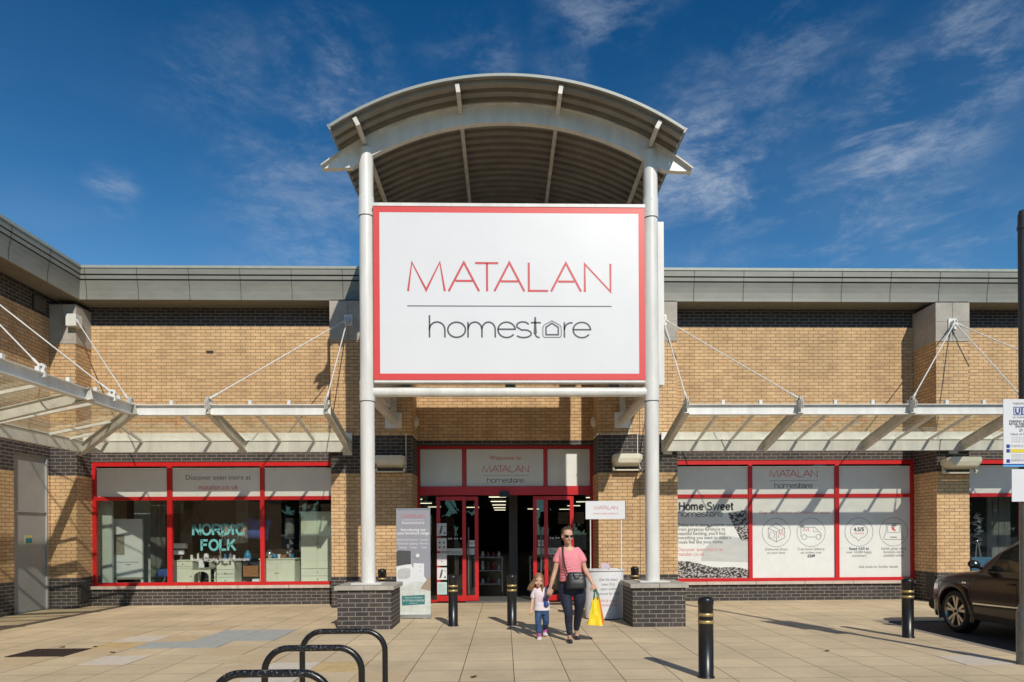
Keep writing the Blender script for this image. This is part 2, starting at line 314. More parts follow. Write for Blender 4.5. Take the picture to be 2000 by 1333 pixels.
# ================================================================ ground
def paving_mat():
    m = bpy.data.materials.new('buff_paving'); m.use_nodes = True; t, mk, ln = nodes(m); p = t.nodes['Principled BSDF']
    g = mk('ShaderNodeNewGeometry'); mp = mk('ShaderNodeMapping'); mp.inputs['Location'].default_value = (-.1 + 60, -.2 + 60, 0); ln(g.outputs['Position'], mp.inputs[0])
    b = mk('ShaderNodeTexBrick'); b.offset = 0; b.inputs['Scale'].default_value = 1; b.inputs['Brick Width'].default_value = .6; b.inputs['Row Height'].default_value = .6
    b.inputs['Mortar Size'].default_value = .0055; b.inputs['Mortar Smooth'].default_value = .3; b.inputs['Bias'].default_value = 0
    b.inputs['Color1'].default_value = (.70, .56, .362, 1); b.inputs['Color2'].default_value = (.66, .53, .35, 1); b.inputs['Mortar'].default_value = (.11, .085, .06, 1); ln(mp.outputs[0], b.inputs['Vector'])
    f = mk('ShaderNodeVectorMath', operation='MULTIPLY'); f.inputs[1].default_value = (1 / .6, 1 / .6, 0); ln(mp.outputs[0], f.inputs[0])
    fl = mk('ShaderNodeVectorMath', operation='FLOOR'); ln(f.outputs[0], fl.inputs[0])
    wn = mk('ShaderNodeTexWhiteNoise', noise_dimensions='2D'); ln(fl.outputs[0], wn.inputs['Vector'])
    rr = mk('ShaderNodeMapRange'); rr.inputs['To Min'].default_value = .95; rr.inputs['To Max'].default_value = 1.04; ln(wn.outputs['Value'], rr.inputs['Value'])
    n1 = mk('ShaderNodeTexNoise'); n1.inputs['Scale'].default_value = .55; n1.inputs['Detail'].default_value = 9; n1.inputs['Roughness'].default_value = .68; ln(g.outputs['Position'], n1.inputs['Vector'])
    n2 = mk('ShaderNodeTexNoise'); n2.inputs['Scale'].default_value = 110; n2.inputs['Detail'].default_value = 3; ln(g.outputs['Position'], n2.inputs['Vector'])
    r1 = mk('ShaderNodeMapRange'); r1.inputs['From Min'].default_value = .32; r1.inputs['From Max'].default_value = .68; r1.inputs['To Min'].default_value = .76; r1.inputs['To Max'].default_value = 1.12; ln(n1.outputs['Fac'], r1.inputs['Value'])
    r2 = mk('ShaderNodeMapRange'); r2.inputs['From Min'].default_value = .3; r2.inputs['From Max'].default_value = .7; r2.inputs['To Min'].default_value = .84; r2.inputs['To Max'].default_value = 1.14; ln(n2.outputs['Fac'], r2.inputs['Value'])
    a = mk('ShaderNodeMath', operation='MULTIPLY'); ln(rr.outputs[0], a.inputs[0]); ln(r1.outputs[0], a.inputs[1])
    c = mk('ShaderNodeMath', operation='MULTIPLY'); ln(a.outputs[0], c.inputs[0]); ln(r2.outputs[0], c.inputs[1])
    # small dark spots (gum, stains)
    v = mk('ShaderNodeTexVoronoi'); v.inputs['Scale'].default_value = 2.6; ln(g.outputs['Position'], v.inputs['Vector'])
    rv = mk('ShaderNodeMapRange'); rv.inputs['From Min'].default_value = .035; rv.inputs['From Max'].default_value = .06; rv.inputs['To Min'].default_value = .72; rv.inputs['To Max'].default_value = 1; ln(v.outputs['Distance'], rv.inputs['Value'])
    d = mk('ShaderNodeMath', operation='MULTIPLY'); ln(c.outputs[0], d.inputs[0]); ln(rv.outputs[0], d.inputs[1])
    v2 = mk('ShaderNodeTexVoronoi'); v2.inputs['Scale'].default_value = 7.5; ln(g.outputs['Position'], v2.inputs['Vector'])
    rv2 = mk('ShaderNodeMapRange'); rv2.inputs['From Min'].default_value = .05; rv2.inputs['From Max'].default_value = .10; rv2.inputs['To Min'].default_value = .82; rv2.inputs['To Max'].default_value = 1; ln(v2.outputs['Distance'], rv2.inputs['Value'])
    n5 = mk('ShaderNodeTexNoise'); n5.inputs['Scale'].default_value = 2.4; n5.inputs['Detail'].default_value = 10; n5.inputs['Roughness'].default_value = .8; n5.inputs['Distortion'].default_value = .6; ln(g.outputs['Position'], n5.inputs['Vector'])
    rv3 = mk('ShaderNodeMapRange'); rv3.inputs['From Min'].default_value = .56; rv3.inputs['From Max'].default_value = .72; rv3.inputs['To Min'].default_value = 1.0; rv3.inputs['To Max'].default_value = .80; ln(n5.outputs['Fac'], rv3.inputs['Value'])
    d2_ = mk('ShaderNodeMath', operation='MULTIPLY'); ln(d.outputs[0], d2_.inputs[0]); ln(rv2.outputs[0], d2_.inputs[1]); d = mk('ShaderNodeMath', operation='MULTIPLY'); ln(d2_.outputs[0], d.inputs[0]); ln(rv3.outputs[0], d.inputs[1])
    s = mk('ShaderNodeVectorMath', operation='SCALE'); ln(b.outputs['Color'], s.inputs[0]); ln(d.outputs[0], s.inputs['Scale']); ln(s.outputs[0], p.inputs['Base Color'])
    p.inputs['Roughness'].default_value = .88; p.inputs['Specular IOR Level'].default_value = .25
    h = mk('ShaderNodeMath', operation='MULTIPLY_ADD'); ln(b.outputs['Fac'], h.inputs[0]); h.inputs[1].default_value = -1.5; ln(n2.outputs['Fac'], h.inputs[2])
    bu = mk('ShaderNodeBump'); bu.inputs['Strength'].default_value = .45; bu.inputs['Distance'].default_value = .003; ln(h.outputs[0], bu.inputs['Height']); ln(bu.outputs[0], p.inputs['Normal'])
    return m
M['paving'] = paving_mat()
mb = MB(); mb.quad((-700, -700, -.02), (700, -700, -.02), (700, 700, -.02), (-700, 700, -.02)); mb.build('ground', M['asphalt'], kind='structure')
mb = MB(); KX, KY = 6.70, 11.95
mb.prism([(-30, -9), (KX - .12, -9), (KX - .12, KY + .12), (40, KY + .12), (40, 15.81), (-30, 15.81)], 'z', -.03, 0); mb.build('pavement', M['paving'], kind='structure')
mb = MB(); mb.prism([(KX - .12, -9), (KX, -9), (KX, KY), (40, KY), (40, KY + .12), (KX - .12, KY + .12)], 'z', -.03, .002); mb.build('kerb', M['kerb'], kind='structure')
# odd replacement slabs, each set flush in the paving
SL = {'slab_pink': mat('pale_slab', (.68, .60, .49), .85, var=.12, vs=8, bump=.2), 'slab_blue': mat('blue_grey_slab', (.43, .44, .41), .85, var=.14, vs=8, bump=.2),
      'slab_orange': mat('ochre_slab', (.62, .45, .22), .85, var=.18, vs=6, bump=.2), 'slab_buff': mat('new_buff_slab', (.60, .46, .28), .85, var=.1, vs=8, bump=.2)}
def slabs(lst, key):
    mb = MB()
    for x, y, wx in lst: mb.box(x + .004, x + wx - .004, y + .004, y + .596, -.02, .004)
    mb.build('paving_slabs', SL[key], kind='structure')
slabs([(-5.9, 10.4, .6), (-5.3, 8.6, .6), (5.5, 8.0, .6), (-2.9, 7.4, .6), (-2.9, 8.0, .6)], 'slab_pink')
slabs([(-4.7, 11.0, .6), (-4.1, 11.0, .6), (-4.7, 10.4, .6), (-4.7, 9.8, .6), (-5.3, 9.8, .6), (-4.1, 10.4, .6)], 'slab_blue')
slabs([(-2.3, 8.0, .6), (-5.9, 9.8, .6)], 'slab_orange')
slabs([(-5.3, 10.4, .6), (-5.3, 11.6, .6), (-6.5, 11.0, .6), (-4.1, 9.2, .6), (-6.5, 8.6, .6), (-3.5, 8.6, .6), (-1.7, 7.4, .6), (-5.9, 9.2, .6)], 'slab_buff')
mb = MB(); mb.box(-6.62, -5.84, 9.2, 9.82, -.02, .008)
for i in range(11): mb.box(-6.59 + i * .069, -6.55 + i * .069, 9.22, 9.80, .008, .012)
mb.build('drain_cover', mat('rusty_iron', (.060, .038, .030), .8, .3, var=.4, vs=30), label='rusty brown iron cover set flat in the paving at the far left', cat='drain cover', origin=(-6.23, 9.5, 0))
# ================================================================ store building
ST = empty('store_building', (0, 15.8, 0), 'long buff and charcoal brick retail store with red framed windows and grey metal roof edge', 'building')
WY = 15.8; WT = 16.1; WX = -9.95
mb = MB()
def wallx(x0, x1, z0, z1): mb.box(x0, x1, WY, WT, z0, z1)
TOPZ = 6.82
wallx(WX - .3, -9.386, 0, TOPZ); wallx(-9.386, -3.6, 0, .38); wallx(-9.386, -3.6, 3.28, TOPZ)
wallx(-3.6, -2.03, 0, TOPZ); wallx(-2.03, 2.09, 3.65, TOPZ); wallx(2.09, 3.7, 0, TOPZ)
wallx(3.7, 9.647, 0, .38); wallx(3.7, 9.647, 3.28, TOPZ); wallx(9.647, 10.2, 0, TOPZ)
wallx(10.2, 16, 0, .38); wallx(10.2, 16, 3.28, TOPZ); wallx(16, 24, 0, TOPZ)
mb.build('wall', M['brick'], ST)
mb = MB()   # wing wall with a door opening
def wally(y0, y1, z0, z1): mb.box(WX - .3, WX, y0, y1, z0, z1)
wally(1, 14.13, 0, TOPZ); wally(14.13, 15.2, 3.33, TOPZ); wally(15.2, 15.8, 0, TOPZ)
mb.build('wall', M['brick'], ST)
for x0, x1, y0, y1 in ((-3.76, -2.0, 14.95, WY), (2.07, 3.82, 14.95, WY), (9.63, 10.37, 14.95, WY), (16.1, 16.9, 14.95, WY), (WX, -9.39, 15.25, WY), (WX, -9.39, 10.9, 11.7)):
    mb = MB(); ex = .002 if y0 > 15 else 0
    st = not (x0 < -9 and y0 < 12)
    if x0 == -3.76: mb.box(x0, -2.99, y0, WY, 0, 5.82); mb.box(-2.99, x1, y0, WY, 0, 6.75)
    elif x0 == 2.07: mb.box(3.05, x1, y0, WY, 0, 5.82); mb.box(x0, 3.05, y0, WY, 0, 6.75)
    else: mb.box(x0, x1, y0, y1, 0, 5.82)
    pr = mb.build('pier', M['brick'], ST)
    a, b = (x0, -2.99) if x0 == -3.76 else ((3.05, x1) if x0 == 2.07 else (x0, x1))
    mb = MB(); e = .012; c = (a + b) / 2
    for z0, z1 in ((5.82, 5.90), (5.905, 6.255), (6.26, 6.68)):
        q = e if z0 > 5.85 else e + .006
        mb.box(a - q, c - .004, y0 - q, y1, z0, z1); mb.box(c + .004, b + q, y0 - q, y1, z0, z1)
    mb.box(a, b, y0 + .005, y1 - .002, 5.821, 6.71, 1)
    if x0 > -9: mb.box(c - .17, c + .17, y0 - e - .004, y0 - .005, 6.06, 6.48, 1) if False else None
    mb.build('stone_block', [M['stone'], M['joint']], pr)
# movement joint + small vent brick
mb = MB()
mb.box(2.983, 2.993, 14.946, 14.96, 0.0, 5.8); mb.build('movement_joint', M['joint'], ST)
mb = MB(); mb.box(-6.79, -6.63, 15.795, 15.81, 5.755, 5.82); mb.build('vent_brick', M['joint'], ST)
# roof fascia swept along main front and wing (mitred)
PROF = [(0.0, 6.795), (0.525, 6.79), (0.540, 6.80), (0.540, 6.86), (0.547, 6.99), (0.565, 7.10), (0.590, 7.20), (0.590, 7.21), (0.560, 7.215), (0.560, 7.233), (0.595, 7.235), (0.600, 7.31), (0.570, 7.315), (0.570, 7.337), (0.610, 7.34), (0.615, 7.46), (0.635, 7.465), (0.640, 7.52), (0.000, 7.53)]
PM = [2, 0, 0, 0, 0, 0, 3, 3, 3, 0, 0, 3, 3, 0, 0, 1, 1, 4]
mb = MB()
for i in range(len(PROF) - 1):
    (d0, z0), (d1, z1) = PROF[i], PROF[i + 1]
    mb.quad((WX + .1 + d0, WY - d0, z0), (24, WY - d0, z0), (24, WY - d1, z1), (WX + .1 + d1, WY - d1, z1), PM[i])
    mb.quad((WX + .1 + d0, 1, z0), (WX + .1 + d0, WY - d0, z0), (WX + .1 + d1, WY - d1, z1), (WX + .1 + d1, 1, z1), PM[i])
def seam(fn):
    for i in range(1, 15):
        (d0, z0), (d1, z1) = PROF[i], PROF[i + 1]
        if PM[i] == 3: continue
        e = .004
        for s0, s1 in ((-.006, .006),):
            mb.quad(fn(s0, d0 + e, z0 - (.003 if i == 0 else 0)), fn(s1, d0 + e, z0 - (.003 if i == 0 else 0)), fn(s1, d1 + e, z1 - (.003 if i == 0 else 0)), fn(s0, d1 + e, z1 - (.003 if i == 0 else 0)), 3)
for k in range(30):
    x = -9.15 + 1.12 * k
    if x < 24: seam(lambda s, d, z: (x + s, WY - d, z))
for k in range(12):
    y = 14.2 - 1.1 * k
    if y > 1.2: seam(lambda s, d, z: (WX + .1 + d, y + s, z))
mb.build('roof_edge', [M['fascia'], M['fascia_top'], M['soffit'], M['joint'], M['roofing']], ST, fix=False)
mb = MB(); mb.box(WX - 12, 24, WY, 62.2, 7.42, 7.50); mb.box(WX - 12, WX, 1, WY, 7.42, 7.50); mb.build('roof', M['roofing'], ST)
# ---------------------------------------------------------------- logo and text
def logo(parent, xc, zb, s, Y, top='logored', which='both', bold=1.0, name='logo'):
    f = lambda u, v: (xc + (u - 984) * s, Y, zb + (612 - v) * s)
    if which in ('both', 'top'):
        mb = MB(); W = 14 * bold
        for P in ([(326, 612), (351, 425), (443, 605), (532, 425), (563, 612)], [(588, 612), (687, 425), (785, 612)], [(632, 545), (743, 545)], [(760, 429), (910, 429)], [(837, 431), (837, 612)],
                  [(884, 612), (982, 425), (1079, 612)], [(927, 547), (1038, 547)], [(1108, 425), (1108, 608), (1233, 608)], [(1253, 612), (1350, 427), (1448, 612)], [(1298, 547), (1405, 547)],
                  [(1473, 614), (1473, 432), (1641, 612), (1641, 430)]):
            stroke(mb, P, W, f)
        mb.build(name, M[top], parent)
    if which == 'both':
        mb = MB(); stroke(mb, [(320, 708), (1648, 708)], 6 * bold, f); mb.build('rule_line', M['logogrey'], parent)
    if which in ('both', 'bottom'):
        mb = MB(); W = 10.5 * bold
        for P in ([(463, 768), (463, 912)], arc(512, 862, 50, 50, 180, 360, 14) + [(562, 912)], [(712, 812), (712, 912)], arc(757, 860, 45, 48, 180, 360, 14) + [(802, 912)], arc(845, 860, 43, 48, 180, 360, 14) + [(888, 912)],
                  [(905, 858), (1016, 858)] + arc(962, 862, 56, 50, -5, -325, 26), arc(1068, 836, 40, 26, -20, -200, 10) + arc(1076, 887, 46, 25, -110, 10, 8) + arc(1072, 887, 50, 25, 20, 150, 10),
                  [(1148, 778), (1148, 885)] + arc(1172, 885, 24, 26, 180, 80, 6), [(1120, 815), (1185, 815)], [(1338, 812), (1338, 912)], arc(1384, 862, 46, 47, 180, 280, 10), [(1396, 860), (1508, 860)] + arc(1452, 862, 57, 50, -3, -325, 26)):
            stroke(mb, P, W, f)
        stroke(mb, arc(638, 862, 57, 49, 0, 350, 30), W, f, closed=True)
        stroke(mb, [(1205, 832), (1257, 802), (1310, 832), (1317, 845), (1317, 900), (1308, 910), (1207, 910), (1198, 900), (1198, 845)], 5 * bold, f, closed=True)
        stroke(mb, [(1218, 845), (1257, 818), (1298, 845), (1298, 893), (1218, 893)], 10 * bold, f, closed=True)
        mb.build('logo_word', M['logogrey'], parent)
def text(parent, body, x, z, size, Y, mt, align='CENTER', bold=0, shear=0, line=1.0, name='lettering', sx=1.0, rotz=0, sp=1.0):
    cu = bpy.data.curves.new('t', 'FONT'); cu.body = body; cu.size = size; cu.align_x = align; cu.offset = bold; cu.shear = shear; cu.space_line = line; cu.resolution_u = 2; cu.space_character = sp
    ob = bpy.data.objects.new('t', cu); COL.objects.link(ob); bpy.context.view_layer.update()
    me = bpy.data.meshes.new_from_object(ob.evaluated_get(bpy.context.evaluated_depsgraph_get()))
    bpy.data.objects.remove(ob); bpy.data.curves.remove(cu)
    me.transform(Matrix.Translation(Vector((x, Y, z)) - wloc(parent)) @ Matrix.Rotation(rotz, 4, 'Z') @ Matrix.Rotation(R(90), 4, 'X') @ Matrix.Diagonal((sx, 1, 1, 1)))
    me.materials.clear(); me.materials.append(M[mt] if isinstance(mt, str) else mt)
    o = bpy.data.objects.new(name, me); COL.objects.link(o); o.parent = parent; return o
def glyph(c):
    E = lambda cx, cy, rx, ry, a0, a1, n=14: arc(cx, cy, rx, ry, a0, a1, n)
    G = {'N': (.72, [[(.08, 0), (.08, 1)], [(.08, .97), (.64, .03)], [(.64, 0), (.64, 1)]]), 'O': (.80, [E(.40, .5, .33, .44, 0, 345, 24) + ['c']]),
         'R': (.74, [[(.08, 0), (.08, 1)], [(.08, .92)] + E(.44, .70, .19, .22, 90, -90, 8) + [(.08, .48)], [(.40, .46), (.66, 0)]]), 'D': (.74, [[(.08, 0), (.08, 1)], [(.08, .92)] + E(.32, .5, .32, .42, 90, -90, 12) + [(.08, .08)]]),
         'I': (.28, [[(.12, 0), (.12, 1)]]), 'C': (.76, [E(.42, .5, .33, .44, 40, 320, 18)]), 'F': (.60, [[(.08, 0), (.08, 1)], [(.08, .92), (.56, .92)], [(.08, .53), (.50, .53)]]), 'L': (.58, [[(.08, 1), (.08, 0)], [(.08, .08), (.54, .08)]]),
         'K': (.74, [[(.08, 0), (.08, 1)], [(.12, .38), (.60, 1)], [(.28, .55), (.66, 0)]]), 'H': (.78, [[(.08, 0), (.08, 1)], [(.66, 0), (.66, 1)], [(.08, .52), (.66, .52)]]),
         'o': (.60, [E(.29, .36, .23, .30, 0, 345, 20) + ['c']]), 'm': (.92, [[(.07, 0), (.07, .72)], E(.25, .44, .17, .22, 180, 0, 8) + [(.42, 0)], E(.60, .44, .17, .22, 180, 0, 8) + [(.77, 0)]]),
         'e': (.58, [[(.06, .37), (.51, .37)], E(.29, .36, .23, .30, 0, 320, 18)]), 'S': (.70, [E(.34, .74, .24, .20, 25, 240, 10) + E(.35, .26, .26, .20, 70, -155, 12)]), 'w': (.84, [[(.02, .72), (.20, .04), (.39, .68), (.58, .04), (.76, .72)]]),
         't': (.36, [[(.14, .92), (.14, .12), (.20, .06), (.31, .06)], [(.0, .66), (.31, .66)]]), ' ': (.28, [])}
    return G[c]
def word(parent, s, xc, zb, h, wd, Y, key, hx=1.0):
    W = sum(glyph(c)[0] for c in s) * h * hx; x = xc - W / 2 - .006 * len(s); mb = MB()
    for c in s:
        adv, st = glyph(c)
        for P in st:
            cl = P[-1] == 'c'; P = P[:-1] if cl else P
            stroke(mb, [(x + u * h * hx, zb + v * h) for u, v in P], wd, lambda u, v: (u, Y, v), closed=cl)
        x += adv * h * hx + .012
    return mb.build('lettering', M[key], parent)
# ---------------------------------------------------------------- windows
ZB0, ZB1, ZM0, ZM1, ZT0, ZT1 = .45, .525, 2.40, 2.485, 3.18, 3.28
def window(x0, x1, muls, right=True, left=True):
    mb = MB(); ya, yb = 15.815, 15.89
    mb.box(x0, x1, ya, yb, ZT0, ZT1); mb.box(x0, x1, ya - .012, yb, ZB0, ZB1)
    xs = sorted(muls + ([(x0, x0 + .08)] if left else []) + ([(x1 - .085, x1)] if right else []))
    for a, b in xs: mb.box(a, b, ya - .006, yb - .002, ZB1, ZT0)
    edges = [x0 if not left else None] ; cur = x0; segs = []
    for a, b in xs:
        if a > cur + .01: segs.append((cur, a))
        cur = b
    if cur < x1 - .01: segs.append((cur, x1))
    for a, b in segs: mb.box(a, b, ya, yb - .001, ZM0, ZM1)
    wd = mb.build('window', M['red'], ST)
    for a, b in segs:
        m2 = MB(); m2.box(a + .004, b - .004, 15.85, 15.862, ZM1, 3.105); m2.build('frosted_panel', M['vinyl'], wd)
        m2 = MB(); m2.box(a + .01, b - .01, 15.825, 15.862, 3.108, 3.135); m2.build('lit_strip_ledge', M['white'], wd)  # added white ledge, stands in for the sunlit strip above the beam shadow
        m2 = MB(); m2.box(a, b, 15.868, 15.874, 3.10, ZT0); m2.build('pane', M['glass'], wd)
    m2 = MB(); x = x0
    m2.box(x0 - .02, x1 + .0, 15.74, 15.89, .38, .448)
    k = x0 + 1.0
    while k < x1: m2.box(k - .004, k + .004, 15.737, 15.9, .379, .4495, 1); k += 1.15
    m2.build('window_sill', [M['sill'], M['joint']], wd)
    return wd, segs
w1, sg1 = window(-9.386, -3.6, [(-7.706, -7.596), (-5.598, -5.506)], right=False)
for a, b in sg1:
    m2 = MB(); m2.box(a, b, 15.868, 15.874, ZB1, ZM0); m2.build('pane', M['glass'], w1)
text(w1, 'Discover even more at', -6.56, 2.87, .165, 15.846, 'logogrey', bold=-.001, sp=.97); text(w1, 'matalan.co.uk', -6.56, 2.645, .165, 15.846, 'logored')
M['teal'] = mat('teal_vinyl', (.13, .40, .40), .5, var=.05)
word(w1, 'NORDIC', -6.56, 1.60, .255, .052, 15.862, 'teal', 1.10); word(w1, 'FOLK', -6.56, 1.245, .255, .052, 15.862, 'teal', 1.12)
text(w1, 'Nordic fairytales, Icelandic landscapes', -6.52, 1.012, .10, 15.862, 'signwhite', sx=.86)
w2, sg2 = window(3.7, 9.647, [(5.712, 5.80), (7.76, 7.856)], left=False)
logo(w2, 6.79, 2.885, .00086, 15.846, bold=1.25)
for i, (a, b) in enumerate(sg2):
    m2 = MB(); m2.box(a + .004, b - .004, 15.85, 15.862, ZB1, ZM0)
    m2.build('printed_panel', M['vinyl'], w2)
w3, sg3 = window(10.2, 16, [(12.2, 12.29), (14.1, 14.19)], left=False)
for a, b in sg3:
    m2 = MB(); m2.box(a, b, 15.868, 15.874, ZB1, ZM0); m2.build('pane', M['glass'], w3)
# right window printing
YP = 15.846
word(w2, 'Home Sweet', 4.73, 2.115, .19, .040, YP, 'logogrey')
logo(w2, 4.035 + (984 - 455) * .00102, 1.965 - 0 + (912 - 612) * .00102, .00102, YP, which='bottom', bold=1.2)
text(w2, 'Online or in store, surprise yourself.\nFrom gorgeous furniture to\nbeautiful bedding, you\'ll find\neverything you need to make a\nhouse feel like your home.', 4.035, 1.735, .115, YP, 'logogrey', 'LEFT', line=.86, sx=.88)
text(w2, 'Discover even more at\nmatalan.co.uk', 4.035, 1.16, .125, YP, 'softred', 'LEFT', line=.85, sx=.92)
text(w2, 'Shop our furniture collection and enjoy:', 6.80, 2.02, .105, YP, 'softred', shear=.25)
def icon_circle(x, z, r=.335):
    mb = MB(); f = lambda u, v: (u, YP, v); stroke(mb, arc(x, z, r, r, 0, 352, 44), .009, f, closed=True); return mb, f
ZI = 1.585
mb, f = icon_circle(6.375, ZI)   # box
c = 6.375
stroke(mb, [(c - .19, ZI + .10), (c - .19, ZI - .12), (c, ZI - .22), (c + .20, ZI - .12), (c + .20, ZI + .10), (c, ZI + .22)], .011, f, closed=True)
stroke(mb, [(c - .19, ZI + .10), (c, ZI + .01), (c + .20, ZI + .10)], .011, f); stroke(mb, [(c, ZI + .01), (c, ZI - .22)], .011, f); stroke(mb, [(c - .10, ZI + .16), (c + .09, ZI + .055)], .009, f)
stroke(mb, arc(c - .10, ZI - .06, .06, .075, 100, 250, 8), .010, f); stroke(mb, arc(c - .10, ZI - .06, .06, .075, -80, 70, 8), .010, f)
c = 7.20
mb2, f = icon_circle(c, ZI)      # van
stroke(mb2, [(c - .24, ZI - .10), (c - .24, ZI + .12), (c + .09, ZI + .12), (c + .20, ZI + .0), (c + .24, ZI - .03), (c + .24, ZI - .11)], .011, f)
stroke(mb2, [(c - .09, ZI - .11), (c + .11, ZI - .11)], .011, f)
for q in (-.16, .175): stroke(mb2, arc(c + q, ZI - .11, .058, .058, 0, 340, 18), .011, f, closed=True)
stroke(mb2, [(c + .06, ZI + .07), (c + .06, ZI + .01), (c + .16, ZI + .01)], .008, f)
c = 8.34
mb3, f = icon_circle(c, ZI)      # speech bubble
stroke(mb3, arc(c, ZI + .03, .20, .17, -75, -465 + 180 + 20, 26)[:0] + arc(c, ZI + .02, .205, .165, 250, -75, 30) + [(c - .01, ZI - .21), (c - .07, ZI - .135)], .011, f, closed=True)
c = 9.165
mb4, f = icon_circle(c, ZI)      # laptop
stroke(mb4, [(c - .17, ZI + .19), (c + .17, ZI + .19), (c + .18, ZI - .01), (c + .235, ZI - .14), (c + .21, ZI - .18), (c - .21, ZI - .18), (c - .235, ZI - .14), (c - .18, ZI - .01)], .011, f, closed=True)
stroke(mb4, [(c - .14, ZI + .155), (c + .14, ZI + .155), (c + .14, ZI - .015), (c - .14, ZI - .015)], .008, f, closed=True)
stroke(mb4, [(c - .08, ZI - .125), (c + .08, ZI - .125)], .022, f)
for q in (mb, mb2, mb3, mb4): q.build('icon', M['midgrey'], w2)
mb = MB(); stroke(mb, [(6.425, ZI - .125), (6.445, ZI + .02), (6.48, ZI - .05), (6.525, ZI + .055), (6.535, ZI - .075)], .012, f)
stroke(mb, [(7.02, ZI + .02), (7.035, ZI + .10), (7.085, ZI + .03), (7.135, ZI + .10), (7.15, ZI + .02)], .010, f)
mb.add([(c - .05, YP, ZI + .12), (c + .03, YP, ZI + .10), (c + .012, YP, ZI + .08), (c + .055, YP, ZI + .035), (c + .03, YP, ZI + .01), (c - .012, YP, ZI + .055), (c - .03, YP, ZI + .035)], [tuple(range(7))])
for k in range(5):
    x = 8.34 - .10 + k * .05; vs = []
    for j in range(10): a = R(90 + 36 * j); r = .019 if j % 2 == 0 else .009; vs.append((x + r * math.cos(a), YP, ZI - .035 + r * math.sin(a)))
    mb.add(vs, [tuple(range(10))])
mb.build('icon', M['logored'], w2)
text(w2, '4.5/5', 8.34, ZI + .02, .125, YP, 'logogrey', bold=.004)
for x, b in ((6.375, 'Delivered direct\nto your door'), (7.20, 'Free home delivery\non orders over'), (9.165, 'Stylish, great value\nfurniture items\navailable online')):
    text(w2, b, x, 1.165, .088, YP, 'midgrey', line=.92, sx=.92)
text(w2, '£249', 7.20, 1.00, .09, YP, 'logogrey', bold=.004)
text(w2, 'Rated 4.5/5 by', 8.34, 1.165, .088, YP, 'logogrey', bold=.002, sx=.92); text(w2, 'over 10,000 happy\ncustomers', 8.34, 1.085, .088, YP, 'midgrey', line=.92, sx=.92)
text(w2, 'Ask inside for further details', 8.80, .74, .085, YP, 'midgrey', sx=.95)
# printed bedding picture on the first panel: pillow and chunky knit
def knitmat():
    m = bpy.data.materials.new('knit_print'); m.use_nodes = True; t, mk, ln = nodes(m); p = t.nodes['Principled BSDF']
    g = mk('ShaderNodeNewGeometry'); mp = mk('ShaderNodeMapping'); mp.inputs['Rotation'].default_value = (0, .5, 0); mp.inputs['Scale'].default_value = (20, 1, 30); ln(g.outputs['Position'], mp.inputs[0])
    n = mk('ShaderNodeTexVoronoi', feature='F1'); n.inputs['Scale'].default_value = 1; ln(mp.outputs[0], n.inputs['Vector'])
    r = mk('ShaderNodeValToRGB'); r.color_ramp.elements[0].position = .25; r.color_ramp.elements[0].color = (.55, .52, .49, 1); r.color_ramp.elements[1].position = .62; r.color_ramp.elements[1].color = (.03, .028, .027, 1)
    ln(n.outputs['Distance'], r.inputs[0]); ln(r.outputs[0], p.inputs['Base Color']); p.inputs['Roughness'].default_value = .4; return m
M['knit'] = knitmat(); M['pillowprint'] = mat('pillow_print', (.52, .53, .51), .4, var=.14, vs=3, stretch=(1, 1, 3)); M['sheetprint'] = mat('sheet_print', (.60, .615, .60), .4, var=.05)
def wavy(x0, x1, z0, f1, Y, key, name='printed_picture', par=w2):
    mb = MB(); n = 24; vs = [(x0 + (x1 - x0) * i / n, Y, z0(i / n)) for i in range(n + 1)] + [(x0 + (x1 - x0) * i / n, Y, f1(i / n)) for i in range(n + 1)]
    mb.add(vs, [(i, i + 1, n + 2 + i, n + 1 + i) for i in range(n)]); mb.build(name, M[key], par)
wavy(4.0, 5.705, lambda t: .53, lambda t: .93 - .22 * t + .03 * math.sin(9 * t), 15.8475, 'knit')
wavy(4.6, 5.705, lambda t: .93 - .04 * t, lambda t: 1.0 + .5 * math.sqrt(min(1, t * 2.2)) + .03 * math.sin(5 * t), 15.8485, 'pillowprint')
wavy(5.23, 5.705, lambda t: 2.02 - .62 * min(1, t * 1.5), lambda t: 2.06 + .06 * t, 15.8470, 'knit')
# ---------------------------------------------------------------- doors
DY = 16.02
mb = MB()
mb.box(-2.03, 2.09, DY, DY + .1, 3.59, 3.65)
for a, b in ((-2.03, -1.97), (2.03, 2.09)): mb.box(a, b, DY, DY + .1, 0, 3.59)
mb.box(-1.97, 2.03, DY - .03, DY + .16, 2.50, 2.70)
for a, b in ((-.974, -.89), (.94, 1.015)): mb.box(a, b, DY + .001, DY + .1, 2.70, 3.59)
mb.box(-1.97, -1.58, DY, DY + .08, 0, .05); mb.box(1.62, 2.03, DY, DY + .08, 0, .05)
DR = mb.build('entrance_frame', M['red'], ST)
for a, b in ((-1.97, -.974), (-.89, .94), (1.015, 2.03)):
    m2 = MB(); m2.box(a + .01, b - .01, DY + .03, DY + .04, 2.71, 3.58); m2.build('frosted_panel', M['vinyl'], DR)
for a, b in ((-1.97, -1.585), (1.63, 2.03)):
    m2 = MB(); m2.box(a, b, DY + .05, DY + .056, .05, 2.5); m2.build('pane', M['glass'], DR)
text(DR, 'Welcome to', .035, 3.33, .145, DY + .026, 'logored', sx=1.0)
logo(DR, .035, 3.04, .00082, DY + .026, bold=1.3)
mb = MB(); mb.box(-.11, .12, DY - .09, DY - .031, 2.45, 2.58); mb.build('door_sensor', M['black'], DR)
